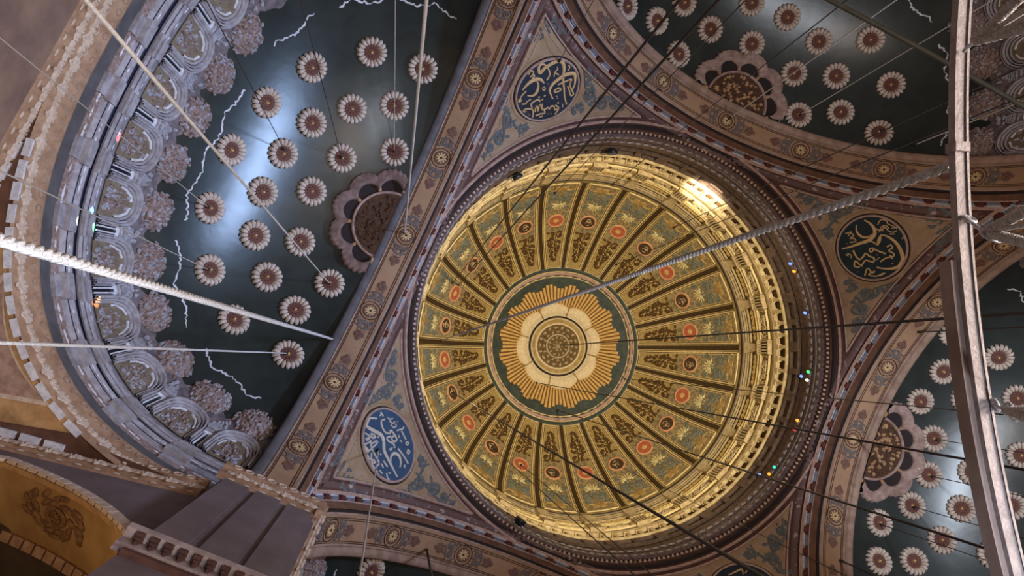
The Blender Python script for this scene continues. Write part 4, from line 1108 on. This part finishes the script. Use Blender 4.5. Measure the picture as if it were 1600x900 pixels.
def wm(u, v, h):
    x, z = apx(v / 13.0, (1.0 + u) * .52 - h - .02); return fw(x, z, -1.0 - u)
wr = MB(); rnd = random.Random(6)
for vv in (5.15, 2.2, 8.6):
    wr.ring(-.1, vv, .16, .28, .06, 0, 16)
    for i in range(10):
        a = 2 * pi * i / 10; wr.bump(-.1 + .12 * cos(a), vv + .12 * sin(a), .07, .03, a, .05, .02, 6)
    for i in range(30):
        a = 2 * pi * i / 30; r = rnd.uniform(.34, .66); wr.bump(-.1 + r * .9 * cos(a), vv + r * 1.25 * sin(a), .17, .08, a + rnd.uniform(.5, 1.5), .08, 0, 7)
wr.map(wm).build('painted_wreath', 'wreath_brown', sw)
frieze_run('d', (WX, wy(WX)), (13.4, wy(13.4)), (0, 1), 22.2, sw)
gal = MB().grid([[(12.5 + 12 * i / 6, -19.0, z) for i in range(7)] for z in (-1.6, 10, 24)])
gal.grid([[(12.5 + 12 * i / 6, y, 21.9) for i in range(7)] for y in (-13.2, -19.0)])
struct(gal.build('wall_gallery', 'gallery_dark'), 'dark gallery wall seen through the gold-lit arch')
# corner soffits between the round frieze and the two walls
def corner(nm, sy, label):
    K = empty('ceiling_corner_' + nm); struct(K, label)
    def edge(s): p = wpt(s, -.44, cz); return np.array([p[0], p[1]])
    sA, sB = s_of_y(-3.3), s_of_y(-10.72)
    cr = np.array([WX + .02, wy(WX)])
    def outer(k): # along east wall to the corner, then along the south wall
        a, b = np.array([WX, -3.3]), cr; c = np.array([edge(sB)[0] + .2, wy(edge(sB)[0])])
        L1, L2 = np.linalg.norm(b - a), np.linalg.norm(c - b); d = k * (L1 + L2)
        return a + (b - a) * d / L1 if d < L1 else b + (c - b) * (d - L1) / L2
    def lay(f0, f1, h):
        rows = []
        for i in range(61):
            k = i / 60; a, b = edge(sA + (sB - sA) * k), outer(k); rows.append([((a + (b - a) * t)[0], sy * (a + (b - a) * t)[1], cz - h) for t in (f0, (f0 + f1) / 2, f1)])
        return MB().grid(rows)
    lay(0, 1, 0).build('corner_ground', 'brown_mould', K)
    # inset panels follow the outline at a set distance
    def inset(dist, h):
        pts = [edge(sA + (sB - sA) * k / 40) for k in range(41)] + [outer(1 - k / 40) for k in range(41)]
        c = sum(pts) / len(pts); n = len(pts); out = []
        for i in range(n):
            t = pts[(i + 1) % n] - pts[i - 1]; L = np.linalg.norm(t) or 1; nn = np.array([-t[1], t[0]]) / L
            q = pts[i] + nn * dist if (pts[i] + nn * dist - c) @ (pts[i] + nn * dist - c) < (pts[i] - nn * dist - c) @ (pts[i] - nn * dist - c) else pts[i] - nn * dist
            out.append((q[0], sy * q[1], cz - h))
        return out
    MB().add([(x, sy * y, cz + .03) for x, y in ((12.6, -10.78), (17.6, -10.78), (17.6, -12.2), (12.6, -12.2))], [(0, 1, 2, 3)]).build('tip_ground', 'brown_mould', K, False, False)
    # white blocks along the three sides
    wbk = MB()
    def blocks(path):
        d = np.concatenate([[0], np.cumsum([np.linalg.norm(path[i + 1] - path[i]) for i in range(len(path) - 1)])]); n = int(d[-1] / .62)
        for i in range(n):
            q = (i + .5) * d[-1] / n; p = np.array([np.interp(q, d, [a[0] for a in path]), np.interp(q, d, [a[1] for a in path])])
            p2 = np.array([np.interp(q + .05, d, [a[0] for a in path]), np.interp(q + .05, d, [a[1] for a in path])]); t = (p2 - p) / (np.linalg.norm(p2 - p) or 1)
            wbk.box((p[0], sy * p[1], cz - .05), (.52, .2, .1), (np.array([t[0], sy * t[1], 0]), np.array([-t[1], sy * t[0], 0]), np.array([0, 0, 1.])))
    e_ = [edge(sA + (sB - sA) * k / 60) for k in range(61)]
    blocks([p + (cr - p) / np.linalg.norm(cr - p) * .12 for p in e_[1:-1] if p[1] - wy(p[0]) > .62])
    o_ = [outer(k / 60) for k in range(61)]; ce = edge((sA + sB) / 2)
    blocks([p + (ce - p) / np.linalg.norm(ce - p) * .3 for p in o_ if p[0] > WX - .01][1:]); blocks([p + (ce - p) / np.linalg.norm(ce - p) * .3 for p in o_ if 16.9 < p[0] < WX - .3])
    wbk.build('white_block_border', 'white_flake', K, False, False)
    def tri(k0, f, h):
        a, b, c = edge(sA + (sB - sA) * .20), edge(sA + (sB - sA) * .84), cr; mid = [edge(sA + (sB - sA) * (.2 + .64 * i / 20)) for i in range(21)]
        ctr = (a + b + c) / 3; pts = mid + [c]
        q = [ctr + (p - ctr) * f for p in pts]; return [(p[0], sy * p[1], cz - h) for p in q]
    for f, h, m_, nme in ((.86, .03, 'panel_tan', 'tan_border'), (.56, .05, 'leaf_cream', 'cream_line'), (.50, .06, 'panel_pink', 'pink_panel')):
        p = tri(0, f, h); MB().add(p, [tuple(range(len(p)))]).build(nme, m_, K, False, False)
corner('southeast', 1, 'painted corner soffit with white block border at the left edge')
corner('northeast', -1, 'painted corner soffit beyond the top left of the photo')

# ================================================================== HANGING ROPES, CABLES AND THE CHANDELIER RING
def cable(name, top, zb, r, m, label, group, twist=False, cat='cable'):
    r = r if twist or m == 'rope_white' else r * .78
    top = np.array(top, float)
    T = thing(name, label, cat, tuple(top), 0, group)
    if twist:
        for k in range(3):
            L = top[2] - zb; turns = L / (r * 9); n = int(turns * 7) + 2; mb = MB(); rows = []
            mb.tube([(top[0] + r * .52 * cos(2 * pi * turns * i / n + k * 2 * pi / 3), top[1] + r * .52 * sin(2 * pi * turns * i / n + k * 2 * pi / 3), top[2] - L * i / n) for i in range(n + 1)], r * .56, 5)
            mb.build('strand', m, T, True)
    else:
        MB().tube([(top[0], top[1], top[2] - (top[2] - zb) * i / 6) for i in range(7)], r, 6).build('line', m, T, True)
    MB().lathe([(0.0, top[2] - .35), (.05, top[2] - .35), (.07, top[2] - .15), (.05, top[2] - .02), (.0, top[2])], 8, c=(top[0], top[1])).build('hook', 'iron', T, True)
    return T
LOW = 2.6
E_ = lambda q: side_m('east').T @ hit_semi(q, 'east')
N_ = lambda q: side_m('north').T @ hit_semi(q, 'north')
W_ = lambda q: side_m('west').T @ hit_semi(q, 'west')
D_ = lambda q: hit_sphere(q, DZ, DR - .05)
G1 = 'lamp cables of the left half-dome'; G2 = 'lamp cables of the dome'; G3 = 'lamp cables of the top right half-dome'; G4 = 'lamp cables of the right half-dome'
cable('twisted_rope', hit_soffit((520, 530), 'east', 10.85), LOW, .048, 'rope_white', 'thick white twisted rope hanging from the left arch edge towards the left', 'thick ropes', True, 'rope')
cable('white_cord', E_((449, 552)), LOW, .026, 'rope_white', 'thin white cord hanging level from the lowest rosette of the left half-dome', G1)
cable('white_cord', E_((515, 443)), LOW, .034, 'rope_tan', 'pale cord crossing the left half-dome up to the top left corner', G1)
cable('white_cord', hit_soffit((632, 365), 'east', 10.98), LOW, .045, 'rope_tan', 'pale cord hanging from the middle rosette of the left arch upwards', G1)
cable('dark_cable', E_((616, 238)), LOW, .016, 'rope_tan', 'hair-thin cable from the topmost rosette of the inner row, left half-dome', G1)
cable('dark_cable', E_((534, 248)), LOW, .02, 'iron', 'thin dark cable from the second inner row rosette, left half-dome', G1)
cable('dark_cable', E_((445, 235)), LOW, .02, 'iron', 'thin dark cable at the bright patch of the left half-dome', G1)
cable('dark_cable', E_((327, 325)), LOW, .018, 'rope_tan', 'thin cable from the sixth outer row rosette, left half-dome', G1)
cable('dark_cable', E_((327, 422)), LOW, .022, 'rope_tan', 'thin cable from the seventh outer row rosette, left half-dome', G1)
ROPE5 = D_((690, 532))
cable('twisted_rope', ROPE5, 3.68, .031, 'rope_white', 'thick twisted rope from the dome down to the great chandelier ring', 'thick ropes', True, 'rope')
cable('dark_cable', D_((872, 540)), LOW, .045, 'iron', 'dark cable hanging from the hub of the sunburst', G2)
for q, r_, lb in (((707, 442), .03, 'upper of two parallel cables from the left rim of the dome to the top'), ((716, 446), .03, 'lower of two parallel cables from the left rim of the dome to the top'),
                  ((866, 303), .024, 'thin dark cable from the dome rim over the top pendentive roundel side'), ((956, 289), .026, 'thin dark cable from the dome rim to the top right half-dome'),
                  ((1052, 356), .03, 'dark cable from the one o\'clock side of the dome above the thick rope'), ((962, 414), .026, 'dark cable just above the thick rope, from the inner dome panels'),
                  ((838, 598), .03, 'dark cable from the foot of the cream shells to the right'), ((975, 592), .024, 'dark cable from the right edge of the sunburst to the right'),
                  ((708, 614), .03, 'dark cable from the eight o\'clock roundel down to the bottom edge'), ((769, 698), .026, 'dark cable from the half past seven roundel to the bottom edge'),
                  ((814, 726), .026, 'dark cable from the seven o\'clock roundel to the bottom edge'), ((871, 641), .034, 'dark cable from the lower eye moulding to the lower right'),
                  ((964, 727), .02, 'thin cable from the five o\'clock roundel to the lower right')):
    cable('dark_cable', D_(q), LOW, r_, 'iron', lb, G2)
cable('dark_cable', hit_soffit((1138, 186), 'north', 10.98), LOW, .03, 'rope_tan', 'cable from the middle rosette of the top right arch', G3)
cable('dark_cable', N_((1247, 181)), LOW, .026, 'rope_tan', 'cable from the rosette nearest the medallion, top right half-dome', G3)
cable('dark_cable', N_((1373, 208)), LOW, .032, 'rope_tan', 'cable from the lowest rosette of the top right half-dome', G3)
cable('dark_cable', hit_soffit((1425, 228), 'north', 10.85), LOW, .034, 'rope_tan', 'cable from the edge of the top right arch beside the ring', G3)
cable('dark_cable', hit_soffit((1434, 519), 'west', 10.98), LOW, .045, 'iron', 'short dark cable from the upper rosette of the right arch', G4)
cable('dark_cable', hit_soffit((1342, 688), 'west', 10.98), LOW, .06, 'iron', 'thick dark cable from the middle rosette of the right arch', G4)
cable('dark_cable', hit_soffit((1312, 875), 'west', 10.98), LOW, .045, 'iron', 'dark cable from the right arch near the bottom edge', G4)
for q, lb in (((1451, 743), 'third inner row'), ((1458, 686), 'second inner row'), ((1424, 791), 'fourth inner row'), ((1373, 818), 'lowest inner row')):
    cable('dark_cable', W_(q), LOW, .024, 'iron', 'thin dark cable from the %s rosette of the right half-dome' % lb, G4)
cable('dark_cable', hit_sphere((592, 702), ZS, RP - .15), LOW, .028, 'rope_tan', 'pale cable hanging from the bright blue roundel to the bottom edge', G2)
cable('dark_cable', hit_sphere((873, 97), ZS, RP - .15), LOW, .02, 'iron', 'thin dark cable hanging from the dark navy roundel at the top', G2)
cable('dark_cable', hit_soffit((667, 858), 'south', 10.98), LOW, .06, 'iron', 'short thick dark cable hanging from the bottom arch', G2)
# chandelier ring
RG, RZ = 8.49, 3.5
ringt = thing('chandelier_ring', 'great pale painted chandelier ring close overhead at the right edge', 'chandelier', (0, 0, RZ))
a0, a1 = -80, 30
MB().lathe([(RG - .042, RZ), (RG + .030, RZ), (RG + .030, RZ + .05), (RG - .042, RZ + .05), (RG - .042, RZ)], 160, rad(a0), rad(a1)).build('ring_bar', 'ring_paint', ringt, True, False)
MB().lathe([(RG - .028, RZ - .010), (RG - .042, RZ - .010), (RG - .042, RZ), ], 160, rad(a0), rad(a1)).build('ring_lip', 'ring_paint', ringt, True, False)
aS = deg(atan2(*hit_z((1512, 405), RZ)[1::-1]))
MB().lathe([(RG + .031, RZ + .03), (RG + .065, RZ + .03), (RG + .065, RZ + .12), (RG + .031, RZ + .12), (RG + .031, RZ + .03)], 120, rad(a0), rad(aS)).build('outer_rail', 'ledge_stone', ringt, True, False)
bk = MB(); P5 = hit_z((1482, 228), RZ); a5 = atan2(P5[1], P5[0])
bk.box((RG * cos(a5), RG * sin(a5), RZ + .02), (.084, .05, .08), (np.array([cos(a5), sin(a5), 0]), np.array([-sin(a5), cos(a5), 0]), np.array([0, 0, 1.])))
bk.build('rope_clamp', 'ring_paint', ringt, True, False)
def cradle(node, ends, label, shackle):
    n0 = hit_z(node[0], RZ - .02); n1 = hit_z(node[1], RZ - .15)
    T = thing('lamp_cradle', label, 'lamp hanger', tuple(n0), 0, 'lamp cradles under the chandelier ring')
    MB().tube([n0, n0 + (n1 - n0) * .5 + np.array([0, 0, .01]), n1], .010, 6).build('link', 'galvanised', T, True)
    if shackle:
        d = (n1 - n0) / np.linalg.norm(n1 - n0); u = np.cross(d, [0, 0, 1.]); u /= np.linalg.norm(u)
        MB().tube([n0 + d * .02 + (u * cos(t) + d * sin(t)) * .03 for t in np.linspace(0, 2 * pi, 17)], .011, 6).build('shackle', 'galvanised', T, True)
        c = n1 + d * .06
        MB().tube([c + (u * cos(t) + d * sin(t)) * .045 for t in np.linspace(0, 2 * pi, 25)], .008, 6).build('pulley_ring', 'galvanised', T, True)
    for i, e in enumerate(ends):
        z1 = RZ - .55
        e3 = hit_z(e[:2], z1); e4 = n1 + (e3 - n1) * 1.35; r = .015
        if e[2]:
            L = np.linalg.norm(e4 - n1); d = (e4 - n1) / L; u = np.cross(d, [0, 0, 1.]); u /= np.linalg.norm(u); v = np.cross(d, u)
            for k in range(2):
                n = 60; MB().tube([n1 + d * L * j / n + r * .9 * (u * cos(j * .9 + k * pi) + v * sin(j * .9 + k * pi)) for j in range(n + 1)], r, 5).build('twisted_cord', 'rope_white', T, True)
        else:
            MB().tube([n1 + (e4 - n1) * j / 4 for j in range(5)], r * .9, 6).build('cord', 'rope_white', T, True)
cradle(((1506, 80), (1524, 64)), [(1596, -6, 1), (1600, 18, 0), (1600, 33, 0), (1600, 44, 1)], 'lamp cradle of four pale cords near the top right corner', False)
cradle(((1512, 340), (1538, 362)), [(1600, 332, 1), (1600, 352, 0), (1600, 379, 1)], 'lamp cradle of three cords with bright shackle at the right edge', True)
cradle(((1553, 632), (1572, 640)), [(1604, 652, 1), (1602, 640, 0)], 'small cord cradle clipped to the ring lower right', True)
# dull sagging pipe across the top right half-dome
t0, t1 = hit_z((1285, -6), 14.0), hit_z((1640, 190), 14.0)
tag(MB().tube([t0 + (t1 - t0) * k / 10 + np.array([0, 0, -.05 * sin(pi * k / 10)]) for k in range(11)], .055, 8).build('sagging_pipe', 'pipe_dull'), 'dull grey pipe crossing the top right half-dome behind the ring', 'pipe')
# floodlights on the drum cornice
def flood(q, label):
    P = hit_cyl(q, 10.15); a = atan2(P[1], P[0]); X = np.array([-cos(a), -sin(a), 0]); Y = np.array([-sin(a), cos(a), 0]); Z = np.array([0, 0, 1.])
    T = thing('floodlight', label, 'floodlight', tuple(P), a, 'floodlights on the drum cornice')
    f = lambda u, v, h: tuple(P + Y * u + Z * v + X * h)
    MB().lathe([(0, -.05), (.16, -.05), (.26, .08), (.28, .26), (.24, .28)], 20).map(lambda x, y, z: f(x, y, z)).build('housing', 'black_housing', T, True)
    MB().disc(0, 0, .24, .27, 20, 1).map(f).build('lens', 'lens_glass', T, True)
    MB().ribbon([(-.3, 0), (-.3, -.3), (.3, -.3), (.3, 0)], .05, .03, .05).map(f).build('yoke', 'black_housing', T, True)
flood((806, 272), 'black floodlight on the dome rim at upper left, near the ropes')
flood((957, 233), 'black floodlight on the dome rim at the very top')
flood((810, 819), 'black floodlight on the dome rim at lower left')
# glowing bumps added for spots of refracted light on the drum
for q, c_, lb in (((1235, 412), 'blue', 'topmost blue-white light spot on the dark drum gallery'), ((1241, 424), 'amber', 'amber light spot just below the topmost blue one'), ((1258, 489), 'blue', 'single blue light spot at mid right of the drum'),
                  ((1263, 581), 'green', 'green light spot at the right of the drum'), ((1261, 594), 'white', 'bright yellow-white light spot under the green one'), ((1252, 588), 'blue', 'dim blue light spot left of the green one'),
                  ((1246, 657), 'amber', 'amber light spot above the red one'), ((1241, 671), 'red', 'red light spot at the lower right of the drum'), ((1210, 730), 'teal', 'teal light spot at the lower right of the drum'),
                  ((1202, 741), 'amber', 'amber light spot beside the teal one'), ((1187, 742), 'blue', 'lowest blue light spot of the drum')):
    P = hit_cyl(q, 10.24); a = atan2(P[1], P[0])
    T = thing('glass_light', lb, 'light', tuple(P), a, 'coloured light spots on the drum gallery')
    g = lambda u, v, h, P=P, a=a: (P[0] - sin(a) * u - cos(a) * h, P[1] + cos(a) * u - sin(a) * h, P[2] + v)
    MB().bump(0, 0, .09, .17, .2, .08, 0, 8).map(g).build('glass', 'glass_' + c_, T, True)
    MB().ring(0, 0, .09, .13, .04, -.04, 12).map(g).build('spot_rim', 'black_housing', T, True)
# prism-split daylight falling on the left cornice
for q, col, e_ in (((140, 330), (.2, .5, 1), 520), ((144, 356), (.25, 1, .5), 300), ((117, 347), (1, .97, 1), 420), ((147, 474), (1, .4, .12), 340), ((183, 214), (1, .25, .25), 300)):
    P = side_m('east').T @ hit_semi(q, 'east'); n = np.array([12.8 - P[0], -P[1], 0]); n /= np.linalg.norm(n); s_ = P + n * 1.2 + np.array([0, 0, -.5])
    lamp('prism_glint', 'SPOT', tuple(s_), e_, col, .02, tuple(P), spot_size=.28, spot_blend=.4)
